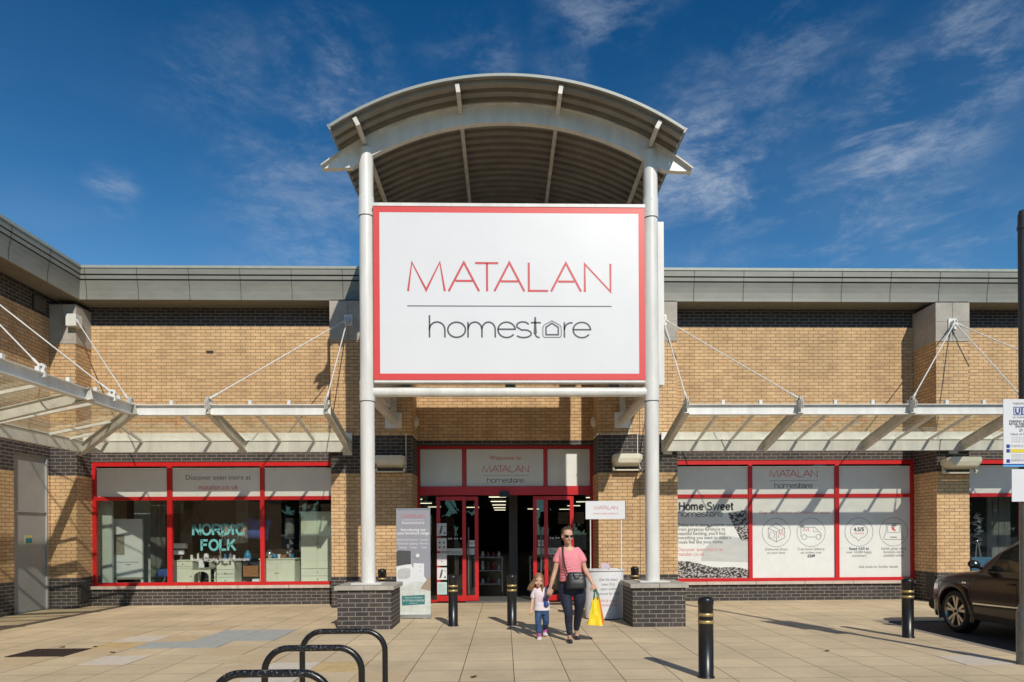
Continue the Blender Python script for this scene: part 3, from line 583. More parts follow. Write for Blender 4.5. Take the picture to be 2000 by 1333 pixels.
def leaf(x0, x1, y, parent=ST, st=.085):
    mb = MB()
    mb.box(x0, x0 + st, y, y + .05, 0.02, 2.47); mb.box(x1 - st, x1, y, y + .05, .02, 2.47)
    mb.box(x0 + st, x1 - st, y, y + .05, .02, .15); mb.box(x0 + st, x1 - st, y, y + .05, 2.38, 2.47)
    d = mb.build('sliding_door', M['red'], parent)
    m2 = MB(); m2.box(x0 + st, x1 - st, y + .02, y + .026, .15, 2.38); m2.build('pane', M['glass'], d)
    return d
d1 = leaf(-1.585, -.90, DY - .01); d2 = leaf(-.99, -.61, DY + .065); d3 = leaf(.94, 1.63, DY - .01); d4 = leaf(.68, 1.03, DY + .065)
M['manif'] = mat('frosted_strip', (.50, .56, .53), .5, var=.03)
for d, a, b in ((d1, -1.5, -.985), (d3, 1.025, 1.545)):
    m2 = MB(); m2.box(a, b, DY + .006, DY + .009, 1.10, 1.255); m2.build('frosted_strip', M['manif'], d)
    text(d, 'Entrance', (a + b) / 2 + .0, 1.135, .125, DY + .004, 'logogrey')
    m2 = MB()
    for k in range(4):
        for q in (0, .055): m2.prism([(a + .06 + k * .14 + q + .018 * math.cos(R(30 * j)), 1.485 + .018 * math.sin(R(30 * j))) for j in range(12)], 'y', DY + .006, DY + .009)
    m2.build('dot_marking', M['signwhite'], d)
for d, a, b in ((d2, -.88, -.70), (d4, .77, .925)):
    m2 = MB(); m2.box(a, b, DY + .081, DY + .084, 1.10, 1.255); m2.build('frosted_strip', M['manif'], d)
    m2 = MB(); m2.box(a + .02, b - .0, DY + .080, DY + .083, 1.29, 1.44); m2.build('door_sticker', M['signwhite'], d)
    text(d, 'AUTOMATIC\nDOOR', (a + b) / 2 + .01, 1.375, .03, DY + .078, 'logogrey', bold=.001)
for d, x in ((d2, -.84), (d4, .86)):
    m2 = MB(); m2.tube([(x, DY + .02, .18), (x, DY + .02, 1.75)], .016, 10)
    for z in (.3, 1.0, 1.65): m2.tube([(x, DY + .02, z), (x, DY + .085, z)], .010, 8)
    m2.build('pull_handle', M['galv'], d)
# wing service door
mb = MB(); mb.box(WX - .09, WX - .06, 14.17, 15.16, .02, 2.10); mb.box(WX - .09, WX - .065, 14.17, 15.16, 2.125, 3.30)
mb.box(WX - .12, WX - .02, 14.131, 14.17, 0, 3.33); mb.box(WX - .12, WX - .02, 15.16, 15.199, 0, 3.33); mb.box(WX - .12, WX - .02, 14.17, 15.16, 3.30, 3.33); mb.box(WX - .12, WX - .03, 14.17, 15.16, 2.10, 2.125)
wd = mb.build('service_door', M['greydoor'], ST)
mb = MB(); mb.box(WX - .06, WX - .056, 14.52, 14.74, 1.44, 1.62); mb.build('yellow_notice', mat('yellow_notice', (.55, .50, .18), .5), wd)
mb = MB(); mb.box(WX - .056, WX - .053, 14.535, 14.725, 1.455, 1.56); mb.build('blue_notice', mat('blue_notice', (.02, .20, .26), .5), wd)
mb = MB(); mb.box(WX, WX + .03, 14.68, 15.08, 6.40, 6.72)
mb2 = MB(); 
for i in range(8): mb2.beam((WX + .035, 14.71, 6.44 + i * .035), (WX + .035, 15.05, 6.44 + i * .035), .03, .006, up=(.5, 0, 1))
vg = mb.build('vent_grille', M['joint'], ST); mb2.build('louvre', M['stone'], vg)
mb = MB(); mb.box(-9.389, -9.36, 15.33, 15.62, .14, .56); mb.build('meter_box', M['joint'], ST); mb = MB(); mb.box(9.60, 9.629, 15.02, 15.3, .14, .60); mb.build('meter_box', M['joint'], ST)
# interior shell
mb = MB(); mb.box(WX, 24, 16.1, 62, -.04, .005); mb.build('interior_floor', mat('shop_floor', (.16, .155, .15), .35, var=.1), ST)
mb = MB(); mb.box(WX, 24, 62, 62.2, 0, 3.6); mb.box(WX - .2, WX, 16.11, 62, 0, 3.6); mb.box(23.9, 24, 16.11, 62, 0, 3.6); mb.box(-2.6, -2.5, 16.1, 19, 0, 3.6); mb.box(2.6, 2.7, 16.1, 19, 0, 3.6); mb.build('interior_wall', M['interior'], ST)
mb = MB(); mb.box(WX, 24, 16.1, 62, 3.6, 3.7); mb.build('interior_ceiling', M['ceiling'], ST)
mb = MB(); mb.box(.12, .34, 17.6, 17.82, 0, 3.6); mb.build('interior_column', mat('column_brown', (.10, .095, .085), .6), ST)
# ================================================================ entrance portal canopy
K = 12.0 / 11.75
def kz(z): return 1.6 + (z - 1.6) * K
CY0 = 12.0; CXL, CXR = -2.38, 2.615; CXM = .105
PT = empty('portal_canopy', (CXM, CY0, 0), 'tall white steel entrance portal with arched corrugated barrel roof on round columns', 'canopy')
def rnd(cx): 
    return cx
for cx in (CXL, CXR):
    mb = MB(); mb.tube([(cx, CY0, .745), (cx, CY0, 8.32)], .124, 32); mb.box(cx - .26, cx + .26, CY0 - .2, CY0 + .2, .735, .755)
    c = mb.build('column', M['white'], PT)
    for z0, z1 in ((kz(3.87), kz(4.22)), (kz(7.03), kz(7.36))):
        mb = MB(); mb.tube([(cx, CY0, z0), (cx, CY0, z1)], .134, 32); mb.tube([(cx, CY0, z0 - .012), (cx, CY0, z0)], .130, 32, m=1)
        for a in (-150, -90, -30):
            for zz in (z0 + .05, z1 - .05): mb.ball((cx + .134 * math.cos(R(a)), CY0 + .134 * math.sin(R(a)), zz), .009, 0, 6, 4)
        mb.build('collar', [M['white'], M['joint']], c)
mb = MB(); mb.tube([(CXL + .1, CY0, kz(4.03)), (CXR - .1, CY0, kz(4.03))], .085, 24); mb.build('crossbar', M['white'], PT)
for cx in (CXL, CXR):
    px = cx - .02 if cx < 0 else cx + .0
    mb = MB(); mb.tube([(cx, CY0 + .08, kz(4.03)), (px, 14.94, 4.07)], .09, 20); mb.build('tie_tube', M['white'], PT)
    mb = MB(); mb.box(px - .09 - .09, px + .27 - .09, 14.925, 14.949, 3.90, 4.25); mb.build('wall_plate', M['white'], PT)
    mb = MB(); mb.beam((px + (.02 if cx < 0 else -.02), 14.86, 4.25), (px + (.02 if cx < 0 else -.02), 14.86, 8.4), .12, .12, up=(0, 1, 0)); mb.build('rear_post', M['beamdirt'], PT)
# arch beams (flanged), cut level at their tips
AR, AZ = 5.14 * K, kz(8.95); az0 = AZ - AR
def arch(y, name, mt):
    mb = MB(); n = 48; zc = kz(7.83); half = 3.24
    a1 = math.asin(half / AR); H = .31
    ang = [-a1 + 2 * a1 * i / n for i in range(n + 1)]
    o = [(CXM + AR * math.sin(a), az0 + AR * math.cos(a)) for a in ang]
    i_ = [(CXM + (AR - H) * math.sin(a), max(az0 + (AR - H) * math.cos(a), zc)) for a in ang]
    for k in range(n):
        if i_[k][1] <= zc and i_[k + 1][1] <= zc and (o[k][1] <= zc + .02): pass
        P = [o[k], o[k + 1], i_[k + 1], i_[k]]
        if abs(i_[k][1] - zc) < 1e-6 or abs(i_[k + 1][1] - zc) < 1e-6:
            # keep inner x under outer x where the end is cut level
            P = [o[k], o[k + 1], (o[k + 1][0] if abs(i_[k + 1][1] - zc) < 1e-6 else i_[k + 1][0], min(i_[k + 1][1], o[k + 1][1] - .01)), (o[k][0] if abs(i_[k][1] - zc) < 1e-6 else i_[k][0], min(i_[k][1], o[k][1] - .01))]
        mb.prism(P, 'y', y - .055, y + .055)
    for rr, t, wd in ((AR, .018, .13),):
        for k in range(n):
            a, b = ang[k], ang[k + 1]
            q = [(CXM + r * math.sin(t_), az0 + r * math.cos(t_)) for r, t_ in ((rr + .004, a), (rr + .004, b), (rr - t, b), (rr - t, a))]
            if rr < AR and min(p[1] for p in q) < zc: continue
            mb.prism(q, 'y', y - wd, y + wd, 1)
    return mb.build(name, mt, PT)
arch(CY0, 'arch_beam', [M['white'], M['beamdirt']]); arch(15.65, 'arch_beam', [M['beamdirt'], M['beamdirt']])
# barrel roof
RR = 5.29 * K; RZ = kz(9.045) - RR; Y0, Y1 = 11.29, 16.3; ha = math.asin(2.95 / RR)
mb = MB(); na = 56; pitch = .23; prof = []
y = Y0
while y < Y1:
    prof += [(y, 0), (y + .09, 0), (y + .10, -.060), (y + .22, -.060)]; y += pitch
prof = [p for p in prof if p[0] <= Y1]
for th, flip in ((0.0, 0), (-.006, 1)):
    vs = []
    for (yy, dr) in prof:
        for i in range(na + 1):
            a = -ha + 2 * ha * i / na; r = RR - .02 + dr + th; vs.append((CXM + r * math.sin(a), yy, RZ + r * math.cos(a)))
    k = na + 1
    mb.add(vs, [(j * k + i, j * k + i + 1, (j + 1) * k + i + 1, (j + 1) * k + i) for j in range(len(prof) - 1) for i in range(na)], 0)
mb.build('barrel_roof', M['corrugated'], PT, fix=False)
mb = MB()
for yy in (Y0, Y1):
    for i in range(na):
        a, b = -ha + 2 * ha * i / na, -ha + 2 * ha * (i + 1) / na
        mb.prism([(CXM + r * math.sin(t), RZ + r * math.cos(t)) for r, t in ((RR + .004, a), (RR + .004, b), (RR - .042, b), (RR - .042, a))], 'y', yy - .010, yy + .02)
for s in (-1, 1):
    a = s * ha; x, z = CXM + RR * math.sin(a), RZ + RR * math.cos(a)
    mb.beam((x, Y0, z - .03), (x, Y1, z - .03), .03, .09, up=(math.sin(a), 0, math.cos(a)))
mb.build('roof_trim', M['rooftrim'], PT)
for xo in (-2.58, -.86, .90, 2.58):
    a = math.asin(xo / RR); r0 = RR - .075 - .065
    mb = MB(); p = (CXM + r0 * math.sin(a), Y0 + .05, RZ + r0 * math.cos(a)); q = (p[0], Y1 - .05, p[2]); mb.beam(p, q, .07, .15, up=(math.sin(a), 0, math.cos(a)))
    mb.build('purlin', M['beamdirt'], PT)
# ---------------------------------------------------------------- big fascia sign
SX0, SX1, SZ0, SZ1 = -2.235, 2.475, kz(4.211), kz(7.15)
SG = empty('store_sign', (.12, 11.92, SZ0), 'huge white shop sign with red border hanging between the two white columns', 'sign')
mb = MB(); mb.box(SX0, SX1, 11.862, 12.03, SZ0 - .02, SZ1 + .0); mb.box(SX0 - .01, SX1 + .01, 11.84, 12.04, SZ1, SZ1 + .055); mb.box(SX0, SX1, 11.85, 12.03, SZ0 - .045, SZ0 - .02); mb.build('sign_box', M['white'], SG)
bw = .107; mb = MB(); yf = 11.85
mb.box(SX0, SX1, yf, 11.861, SZ0, SZ0 + bw); mb.box(SX0, SX1, yf, 11.861, SZ1 - bw, SZ1); mb.box(SX0, SX0 + bw, yf, 11.861, SZ0 + bw, SZ1 - bw); mb.box(SX1 - bw, SX1, yf, 11.861, SZ0 + bw, SZ1 - bw)
mb.build('border', M['signred'], SG)
mb = MB(); mb.box(SX0 + bw, SX1 - bw, yf + .001, 11.861, SZ0 + bw, SZ1 - bw); mb.build('face_panel', M['signwhite'], SG)
logo(SG, .118, 5.80, .002672, yf - .002)
mb = MB()
for x in (-1.72, .12, 1.95): mb.box(x - .09, x + .09, 12.06, 12.16, kz(4.10), SZ0 + .1)
mb.box(SX0 + .1, SX1 - .1, 12.031, 12.08, SZ0 + .1, SZ0 + .2); mb.build('bracket', M['galv'], SG)
for sx, lb in ((2.90, 'white side sign panel seen edge on beside the right column'), (-2.47, 'white side sign panel hidden behind the left column')):
    s = empty('side_sign', (sx, 12.52, kz(4.265)), lb, 'sign')
    mb = MB(); mb.box(sx - .05, sx + .05, 12.52, 14.75, kz(4.265), kz(7.204)); mb.build('sign_box', M['white'], s)
    mb = MB(); mb.box(sx - .065, sx + .065, 12.50, 12.519, kz(4.265), kz(7.204))
    for q in (-1, 1): mb.box(sx + q * .052, sx + q * .06, 12.53, 14.74, kz(4.29), kz(7.18), 1)
    mb.build('edge_trim', [M['white'], M['signwhite']], s)
# ---------------------------------------------------------------- brick plinths
for (x0, x1, lb) in ((-2.80, -1.90, 'charcoal brick plinth with stone cap under the left white column'), (2.165, 3.065, 'charcoal brick plinth with stone cap under the right white column')):
    p = empty('brick_plinth', ((x0 + x1) / 2, 12.0, 0), lb, 'plinth', 'brick plinths under the columns')
    mb = MB(); mb.box(x0, x1, 11.5, 12.45, 0, .662); mb.build('base', M['dark_brick'], p)
    mb = MB(); c = (x0 + x1) / 2
    mb.box(x0 - .045, c - .003, 11.455, 12.495, .663, .735); mb.box(c + .003, x1 + .045, 11.455, 12.495, .663, .735); mb.build('coping', M['stone'], p, bevel=.006)
# ================================================================ glazed canopies
def zt(t): return 4.06 + (3.645 - 4.06) * t      # glass height from front (0) to back (1)
FY, BY = 13.08, 14.85; FX, BX = -7.0, -9.02
def rod(p, q, root):
    mb = MB(); p, q = Vector(p), Vector(q); d = (q - p).normalized()
    mb.tube([p + d * .1, q - d * .12], .0125, 8); mb.tube([p + d * .02, p + d * .17], .024, 8); mb.tube([q - d * .22, q - d * .03], .022, 8)
    mb.build('tie_rod', M['white'], root)
def lug(p, root, ax='y'):
    x, y, z = p; mb = MB(); pr = [(-.10, -.20), (.06, -.14)] + [(.0 + .06 * math.cos(R(a)), .0 + .06 * math.sin(R(a))) for a in range(-40, 200, 24)] + [(-.14, -.08)]
    for o in (-.014, .014):
        if ax == 'y': mb.prism([(y + a, z + b) for a, b in pr], 'x', x + o - .005, x + o + .005)
        else: mb.prism([(x + a, z + b) for a, b in pr], 'y', y + o - .005, y + o + .005)
    mb.tube([(x - .03, y, z), (x + .03, y, z)] if ax == 'y' else [(x, y - .03, z), (x, y + .03, z)], .02, 8, m=1)
    mb.build('rod_bracket', [M['white'], M['galv']], root)
def raker(p, q, root):
    mb = MB(); p, q = Vector(p), Vector(q); mb.ibeam(p, q, .10, .20, .012); mb.beam(q, q + Vector((0, 0, .001)) * .0 + (q - p).normalized() * .01, .11, .22)
    mb.build('rafter', M['beamdirt'], root)
def main_canopy(x0, x1, rak, bars, root, mitre=False):
    xb = BX if mitre else x0
    mb = MB(); mb.ibeam((x0, FY, 3.964), (x1, FY, 3.964), .14, .20)
    for x in bars + rak: mb.box(x - .03, x + .03, FY - .03, FY + .03, 4.065, 4.15)
    mb.build('front_beam', M['white'], root)
    mb = MB(); mb.box(xb, x1, BY - .05, BY + .05, 3.38, 3.60); mb.box(xb, x1, BY - .07, BY + .06, 3.61, 3.63); mb.box(xb, x1, BY + .03, BY + .08, 3.55, 3.80); mb.build('rear_beam', M['white'], root)  # rearmost box is an added upstand, raising the beam's shadow on the windows
    for x in rak: raker((x, FY - .12, 3.975), (x, BY - .02, 3.47), root)
    for x in bars:
        xx = x; t = 0
        mb = MB(); mb.beam((x, FY + .02, zt(0) - .045), (x, BY, zt(1) - .045), .045, .05); mb.build('glazing_bar', M['white'], root)
    mb = MB()
    xs = sorted(set([x0] + rak + bars + [x1])) if not mitre else sorted(set(rak + bars + [x1]))
    for a, b in zip(xs, xs[1:]):
        if b - a < .1: continue
        mb.quad((a + .008, FY - .02, zt(0)), (b - .008, FY - .02, zt(0)), (b - .008, BY + .1, zt(1.05)), (a + .008, BY + .1, zt(1.05)))
    mb.build('glass_roof', M['canopyglass'], root, fix=False)
CL = empty('glass_canopy', (-6, 12.45, 3.85), 'white steel glazed canopy turning the corner left of the entrance', 'canopy')

main_canopy(FX, -3.29, [-5.55, -3.34], [-4.07, -4.80, -6.27], CL, True)
CRt = empty('glass_canopy', (6, 12.45, 3.85), 'white steel glazed canopy over the windows right of the entrance', 'canopy')
rk = [3.50 + 2.195 * k for k in range(6)]; bars = [r + .732 * j for r in rk[:-1] for j in (1, 2)]
main_canopy(3.455, rk[-1], rk, bars, CRt)
# wing side of the left canopy
mb = MB(); mb.ibeam((FX, 4, 3.964), (FX, FY - .075, 3.964), .14, .20)
tabs = [12.62, 11.92, 11.18, 10.46, 9.71, 8.93, 8.2, 7.5, 6.8]
for y in tabs: mb.box(FX - .03, FX + .03, y - .03, y + .03, 4.065, 4.15)
mb.build('front_beam', M['white'], CL)
mb = MB(); mb.box(BX - .05, BX + .05, 4, BY - .055, 3.38, 3.60); mb.box(BX - .06, BX + .07, 4, BY - .075, 3.61, 3.63); mb.build('rear_beam', M['white'], CL)
for y in (11.6, 9.35, 7.1): raker((FX + .12, y, 3.975), (BX, y, 3.47), CL)
raker((FX + .1, FY - .1, 3.98), (BX - .02, BY + .02, 3.45), CL)
for y in (12.34, 10.87, 10.13, 8.6, 7.9):
    mb = MB(); mb.beam((FX, y, zt(0) - .045), (BX, y, zt(1) - .045), .045, .05); mb.build('glazing_bar', M['white'], CL)
for t in (.36, .72):   # short bars running into the hip
    x = FX + (BX - FX) * t; y = FY + (BY - FY) * t
    mb = MB(); mb.beam((x, y, zt(t) - .045), (x, BY, zt(1) - .045), .045, .05); mb.beam((x, y, zt(t) - .045), (BX, y, zt(1) - .045), .045, .05); mb.build('glazing_bar', M['white'], CL)
mb = MB(); e = .02
mb.add([(FX, FY, zt(0)), (-6.27, FY, zt(0)), (-6.27, BY + .1, zt(1.05)), (BX - .1, BY + .1, zt(1.05))], [(0, 1, 2, 3)])
mb.add([(FX, FY - .01, zt(0)), (BX - .1, BY + .09, zt(1.05)), (BX - .1, 4, zt(1.05)), (FX, 4, zt(0))], [(0, 1, 2, 3)])
mb.build('glass_roof', M['canopyglass'], CL, fix=False)
# stubs from rear beams to piers
for x, y1, root in ((-3.4, 14.95, CL), (3.6, 14.95, CRt), (10.0, 14.95, CRt)):
    mb = MB(); mb.tube([(x, BY + .03, 3.44), (x, y1, 3.44)], .05, 12); mb.box(x - .1, x + .1, y1 - .02, y1 - .001, 3.32, 3.56); mb.build('wall_stub', M['white'], root)
mb = MB(); mb.tube([(BX - .02, BY + .02, 3.40), (-9.35, 15.3, 3.40)], .05, 12); mb.build('wall_stub', M['white'], CL)
# rod anchors on the stone blocks and the rods
def anchor(x, y, z, root, ay='y'):
    mb = MB(); mb.box(x - .09, x + .09, y - .03, y, z - .12, z + .12)
    for o in (-.035, .035): mb.box(x + o - .006, x + o + .006, y - .14, y - .03, z - .05, z + .05)
    mb.tube([(x - .05, y - .1, z), (x + .05, y - .1, z)], .018, 8); mb.build('rod_anchor', M['white'], root)
zr = 4.15
for (ax, az, root, ends) in ((-3.36, 6.25, CL, (-5.55, -3.34)), (3.50, 6.27, CRt, (3.50, 5.695)), (9.98, 6.20, CRt, (7.89, 10.085, 12.28))):
    anchor(ax, 14.937, az, root)
    for e in ends: rod((ax, 14.84, az), (e, FY - .1, zr), root)
for e in (-5.55, -3.34): lug((e, FY - .1, zr), CL)
for e in rk: lug((e, FY - .1, zr), CRt)
mb = MB(); mb.box(-9.50, -9.28, 15.08, 15.30, 6.17, 6.43); mb.build('rod_anchor', M['white'], CL)
rod((-9.27, 15.08, 6.30), (FX - .04, FY - .08, zr), CL); lug((FX, FY - .06, zr), CL)
for y0, y1 in ((11.35, 12.36), (11.25, 10.50)):
    rod((-9.30, y0, 6.25), (FX + .02, y1, zr), CL); lug((FX + .03, y1, zr), CL, 'x')
mb = MB(); mb.box(-9.375, -9.33, 11.15, 11.45, 6.1, 6.4); mb.build('rod_anchor', M['white'], CL)
# ================================================================ bollards
def bollard(x, y, label, first=[]):
    if not first:
        b = empty('bollard', (0, 0, 0), label, 'bollard', 'black bollards with two gold bands')
        mb = MB(); r = .082; mb.lathe((0, 0, 0), [(r + .012, 0), (r + .012, .012), (r, .018), (r, .80), (r + .004, .805), (r + .004, .862), (r - .006, .878), (r - .03, .892), (.02, .898), (0.004, .898)], 28); mb.build('post', M['black'], b)
        for z in (.695, .615):
            mb = MB(); mb.lathe((0, 0, 0), [(r + .001, z - .017), (r + .0035, z - .016), (r + .0035, z + .016), (r + .001, z + .017)], 28); mb.build('reflective_band', M['gold'], b)
        first.append(b); o = b
    else: o = copy_tree(first[0]); o['label'] = label
    o.location = (x, y, 0)
bollard(-.897, 11.87, 'black bollard in front of the left red door, beside the banner stand')
bollard(.123, 11.86, 'black bollard in the middle of the entrance, left of the child')
bollard(2.217, 7.48, 'nearest black bollard, large on bare paving in front of the printed window')
bollard(6.069, 10.13, 'black bollard with two gold bands beside the front wheel of the brown car')
bollard(-2.49, 13.95, 'black bollard half hidden behind the left brick plinth')
bollard(2.72, 14.2, 'black bollard half hidden behind the right brick plinth')
# ================================================================ cycle hoops
def hoop(first=[]):
    if first: return copy_tree(first[0])
    mb = MB(); r = .024; w2_, h, cr = .35, .775, .17
    P = [(-w2_, 0, -.02)] + [(-w2_ + cr + cr * math.cos(R(180 - a)), 0, h - cr + cr * math.sin(R(180 - a))) for a in range(0, 91, 9)] + [(w2_ - cr + cr * math.cos(R(90 - a)), 0, h - cr + cr * math.sin(R(90 - a))) for a in range(0, 91, 9)] + [(w2_, 0, -.02)]
    hp = mat('hoop_paint', (.010, .010, .011), .28, var=0, bump=.08, bs=60); t, mk, ln = nodes(hp); g = mk('ShaderNodeNewGeometry'); sp = mk('ShaderNodeSeparateXYZ'); ln(g.outputs['Position'], sp.inputs[0])
    nn = mk('ShaderNodeTexNoise'); nn.inputs['Scale'].default_value = 75; nn.inputs['Detail'].default_value = 6; ln(g.outputs['Position'], nn.inputs['Vector'])
    ra = mk('ShaderNodeMapRange'); ra.inputs['From Min'].default_value = .56; ra.inputs['From Max'].default_value = .64; ln(nn.outputs['Fac'], ra.inputs['Value'])
    rz_ = mk('ShaderNodeMapRange'); rz_.inputs['From Min'].default_value = .745; rz_.inputs['From Max'].default_value = .785; rz_.inputs['To Max'].default_value = .7; ln(sp.outputs['Z'], rz_.inputs['Value'])
    mu = mk('ShaderNodeMath', operation='MULTIPLY'); ln(ra.outputs[0], mu.inputs[0]); ln(rz_.outputs[0], mu.inputs[1]); mx = mk('ShaderNodeMixRGB'); mx.inputs[1].default_value = (.010, .010, .011, 1); mx.inputs[2].default_value = (.26, .25, .24, 1); ln(mu.outputs[0], mx.inputs[0]); ln(mx.outputs[0], t.nodes['Principled BSDF'].inputs['Base Color'])
    mb.tube(P, r, 20); o = mb.build('cycle_hoop', hp); first.append(o); return o
for (x, y, lb) in ((-1.39, 4.1, 'nearest black tubular cycle hoop, lowest in the picture'), (-1.394, 5.0, 'black tubular cycle hoop between the nearest and the farthest hoop'), (-1.373, 5.85, 'farthest black tubular cycle hoop with scratched top, closest to the brick plinth')):
    o = hoop(); o.location = (x, y, 0); tag(o, lb, 'cycle hoop', 'black cycle parking hoops')
# ================================================================ roller banner
BN = empty('banner_stand', (-1.70, 12.95, 0), 'grey pull up banner with bed picture standing by the left plinth', 'banner')
bx0, bx1, BY_ = -2.04, -1.40, 12.95
M['bannergrey'] = mat('banner_grey', (.30, .30, .34), .45, var=.06, vs=2); M['teal2'] = mat('teal_print', (.035, .19, .19), .5, var=0)
mb = MB(); mb.box(bx0, bx1, BY_, BY_ + .004, .08, 2.06); mb.build('banner_sheet', M['bannergrey'], BN)
mb = MB(); mb.box(bx0 - .01, bx1 + .01, BY_ - .05, BY_ + .06, .012, .08); mb.box(bx0 - .005, bx1 + .005, BY_ - .008, BY_ + .012, 2.06, 2.085); mb.box(-1.74, -1.72, BY_ + .01, BY_ + .03, .08, 2.06)
for x in (bx0 + .1, bx1 - .1): mb.box(x - .03, x + .03, BY_ - .10, BY_ + .14, 0, .012)
mb.build('stand', mat('brushed_aluminium', (.5, .5, .5), .35, .8, var=.05), BN)
yb = BY_ - .003; bc = (bx0 + bx1) / 2
logo(BN, bc, 1.905, .00034, yb, bold=1.25, which='top')
mb = MB(); stroke(mb, [(bc - .20, 1.865), (bc + .20, 1.865)], .006, lambda u, v: (u, yb, v)); mb.build('rule_line', M['signwhite'], BN)
text(BN, 'homestore', bc, 1.785, .095, yb, 'signwhite', sx=1.0)
text(BN, 'Introducing our\nnew furniture range', bc, 1.655, .075, yb, 'signwhite', bold=.0015, line=.85)
for i, cc in enumerate(('Bathroom\nBedroom\nDining', 'Kitchen\nLighting\nLiving', 'Lounge\nMirrors\nSofas')): text(BN, cc, bc - .20 + .20 * i, 1.475, .052, yb, 'signwhite', line=1.4)
def pic(pts, key, name='printed_picture', dy=0.0, parent=BN): mb = MB(); mb.add([(x, yb - .001 - dy, z) for x, z in pts], [tuple(range(len(pts)))]); return mb.build(name, key if not isinstance(key, str) else M[key], parent)
hd = mat('headboard_print', (.07, .07, .075), .6); M['bed'] = mat('bedspread_print', (.62, .65, .60), .5, var=.15, vs=9)
pic([(-2.04, .08), (-1.40, .08), (-1.40, .62), (-1.50, .70), (-1.75, .72), (-2.04, .60)], 'bed', dy=.0002)
pic([(-1.60, .56), (-1.40, .52), (-1.40, .80), (-1.44, .78)], mat('floor_print', (.36, .27, .20), .6), dy=.0014)
pic([(-2.04, .93), (-1.77, .93), (-1.77, 1.28), (-2.0, 1.29), (-2.04, 1.26)], hd, dy=.0004)
pic([(-2.04, .60), (-1.9, .63), (-1.72, .70), (-1.58, .70), (-1.47, .67), (-1.46, .72), (-1.52, .80), (-1.64, .83), (-1.70, .90), (-1.76, 1.03), (-1.86, 1.02), (-2.04, .99)], 'signwhite', dy=.0008)
pic([(-1.90 + .125 * math.copysign(abs(math.cos(R(t))) ** .5, math.cos(R(t))), .85 + .10 * math.copysign(abs(math.sin(R(t))) ** .6, math.sin(R(t))) + .02 * math.cos(R(t))) for t in range(0, 360, 20)], 'pillowprint', dy=.0014)
pic([(-1.72, .80), (-1.52, .76), (-1.52, 1.04), (-1.72, 1.05)], 'signwhite', dy=.0017)
mb = MB(); 
for z in (.98, .90): mb.box(-1.598, -1.582, yb - .004, yb - .002, z - .008, z + .008)
stroke(mb, [(-1.65, 1.05), (-1.63, 1.12), (-1.70, 1.16), (-1.66, 1.22)], .008, lambda u, v: (u, yb - .0022, v)); mb.build('printed_picture', M['midgrey'], BN)
mb = MB(); mb.ball((-1.645, yb, 1.19), (.04, .003, .035)); mb.build('printed_picture', M['vinyl'], BN)
mb = MB(); f = lambda u, v: (u, yb - .002, v)
for k in range(6): stroke(mb, [(-2.03 + .12 * k, .10), (-1.9 + .10 * k, .56)], .006, f)
for k in range(5): stroke(mb, [(-2.03, .16 + .10 * k), (-1.41, .11 + .10 * k)], .006, f)
mb.build('printed_picture', M['pillowprint'], BN)
pic([(-1.94, .25), (-1.51, .27), (-1.51, .45), (-1.94, .43)], 'teal2', 'slogan_box', dy=.003)
text(BN, 'shop our furniture', -1.725, .385, .045, yb - .006, 'signwhite', shear=.3); text(BN, 'IN STORE & ONLINE', -1.725, .325, .052, yb - .006, 'signwhite', sx=.84); text(BN, 'matalan.co.uk', -1.725, .285, .03, yb - .006, 'signwhite')
# ================================================================ promotional counter
PC = empty('promotion_counter', (1.85, 12.7, 0), 'white curved promotion counter with sign on two thin posts', 'counter')
def plan(r0): return [(1.86 + .36 * math.sin(R(a)), 12.72 - r0 * math.cos(R(a))) for a in range(-78, 79, 6)]
mb = MB(); mb.prism(plan(.26) + [(2.20, 12.95), (1.52, 12.95)], 'z', .02, .90); mb.build('cabinet', M['signwhite'], PC)
mb = MB(); mb.prism([(1.86 + .385 * math.sin(R(a)), 12.72 - .285 * math.cos(R(a))) for a in range(-84, 85, 6)] + [(2.23, 12.97), (1.49, 12.97)], 'z', .90, .925); mb.build('counter_top', M['white'], PC)
for x in (1.61, 2.19):
    mb = MB(); mb.tube([(x, 12.74, .925), (x, 12.74, 1.87)], .011, 10); mb.build('post', M['white'], PC)
mb = MB(); mb.box(1.52, 2.275, 12.715, 12.745, 1.857, 2.195); hs = mb.build('header_board', M['signwhite'], PC)
logo(hs, 1.90, 2.04, .00033, 12.712, bold=1.3, which='top'); text(hs, 'HOME & CARD CHECKOUT', 1.90, 1.945, .042, 12.712, 'softred', sx=.9)
text(PC, 'Get the latest\nnews first,\nopen online\naccount for Free\n', 1.90, .72, .078, 12.452, 'midgrey', shear=.25, line=1.1, sx=.8); text(PC, 'click & collect\nmatalan.co.uk', 1.90, .335, .072, 12.452, 'softred', shear=.25, line=1.1, sx=.8)
for o_ in PC.children:
    if o_.name.startswith('lettering'):
        for v_ in o_.data.vertices:
            u_ = max(-1, min(1, (v_.co.x + PC.location.x - 1.86) / .36)); v_.co.y = 12.72 - .263 * math.cos(math.asin(u_)) - PC.location.y
for i, (x, y, a, c) in enumerate(((1.70, 12.66, .2, 'signwhite'), (1.83, 12.62, -.4, 'signwhite'), (2.02, 12.68, .1, 'signwhite'))):
    mb = MB(); mb.box(-.08, .08, -.055, .055, 0, .006 + .004 * i); o = mb.build('leaflet_stack', M[c], None, ('white leaflets lying at the left end of the promotion counter', 'white leaflets in front of the mauve booklet on the counter', 'white leaflets at the right end of the promotion counter')[i], 'leaflets', 'leaflets on the promotion counter'); o.location = (x, y, .9252); o.rotation_euler = (0, 0, a)
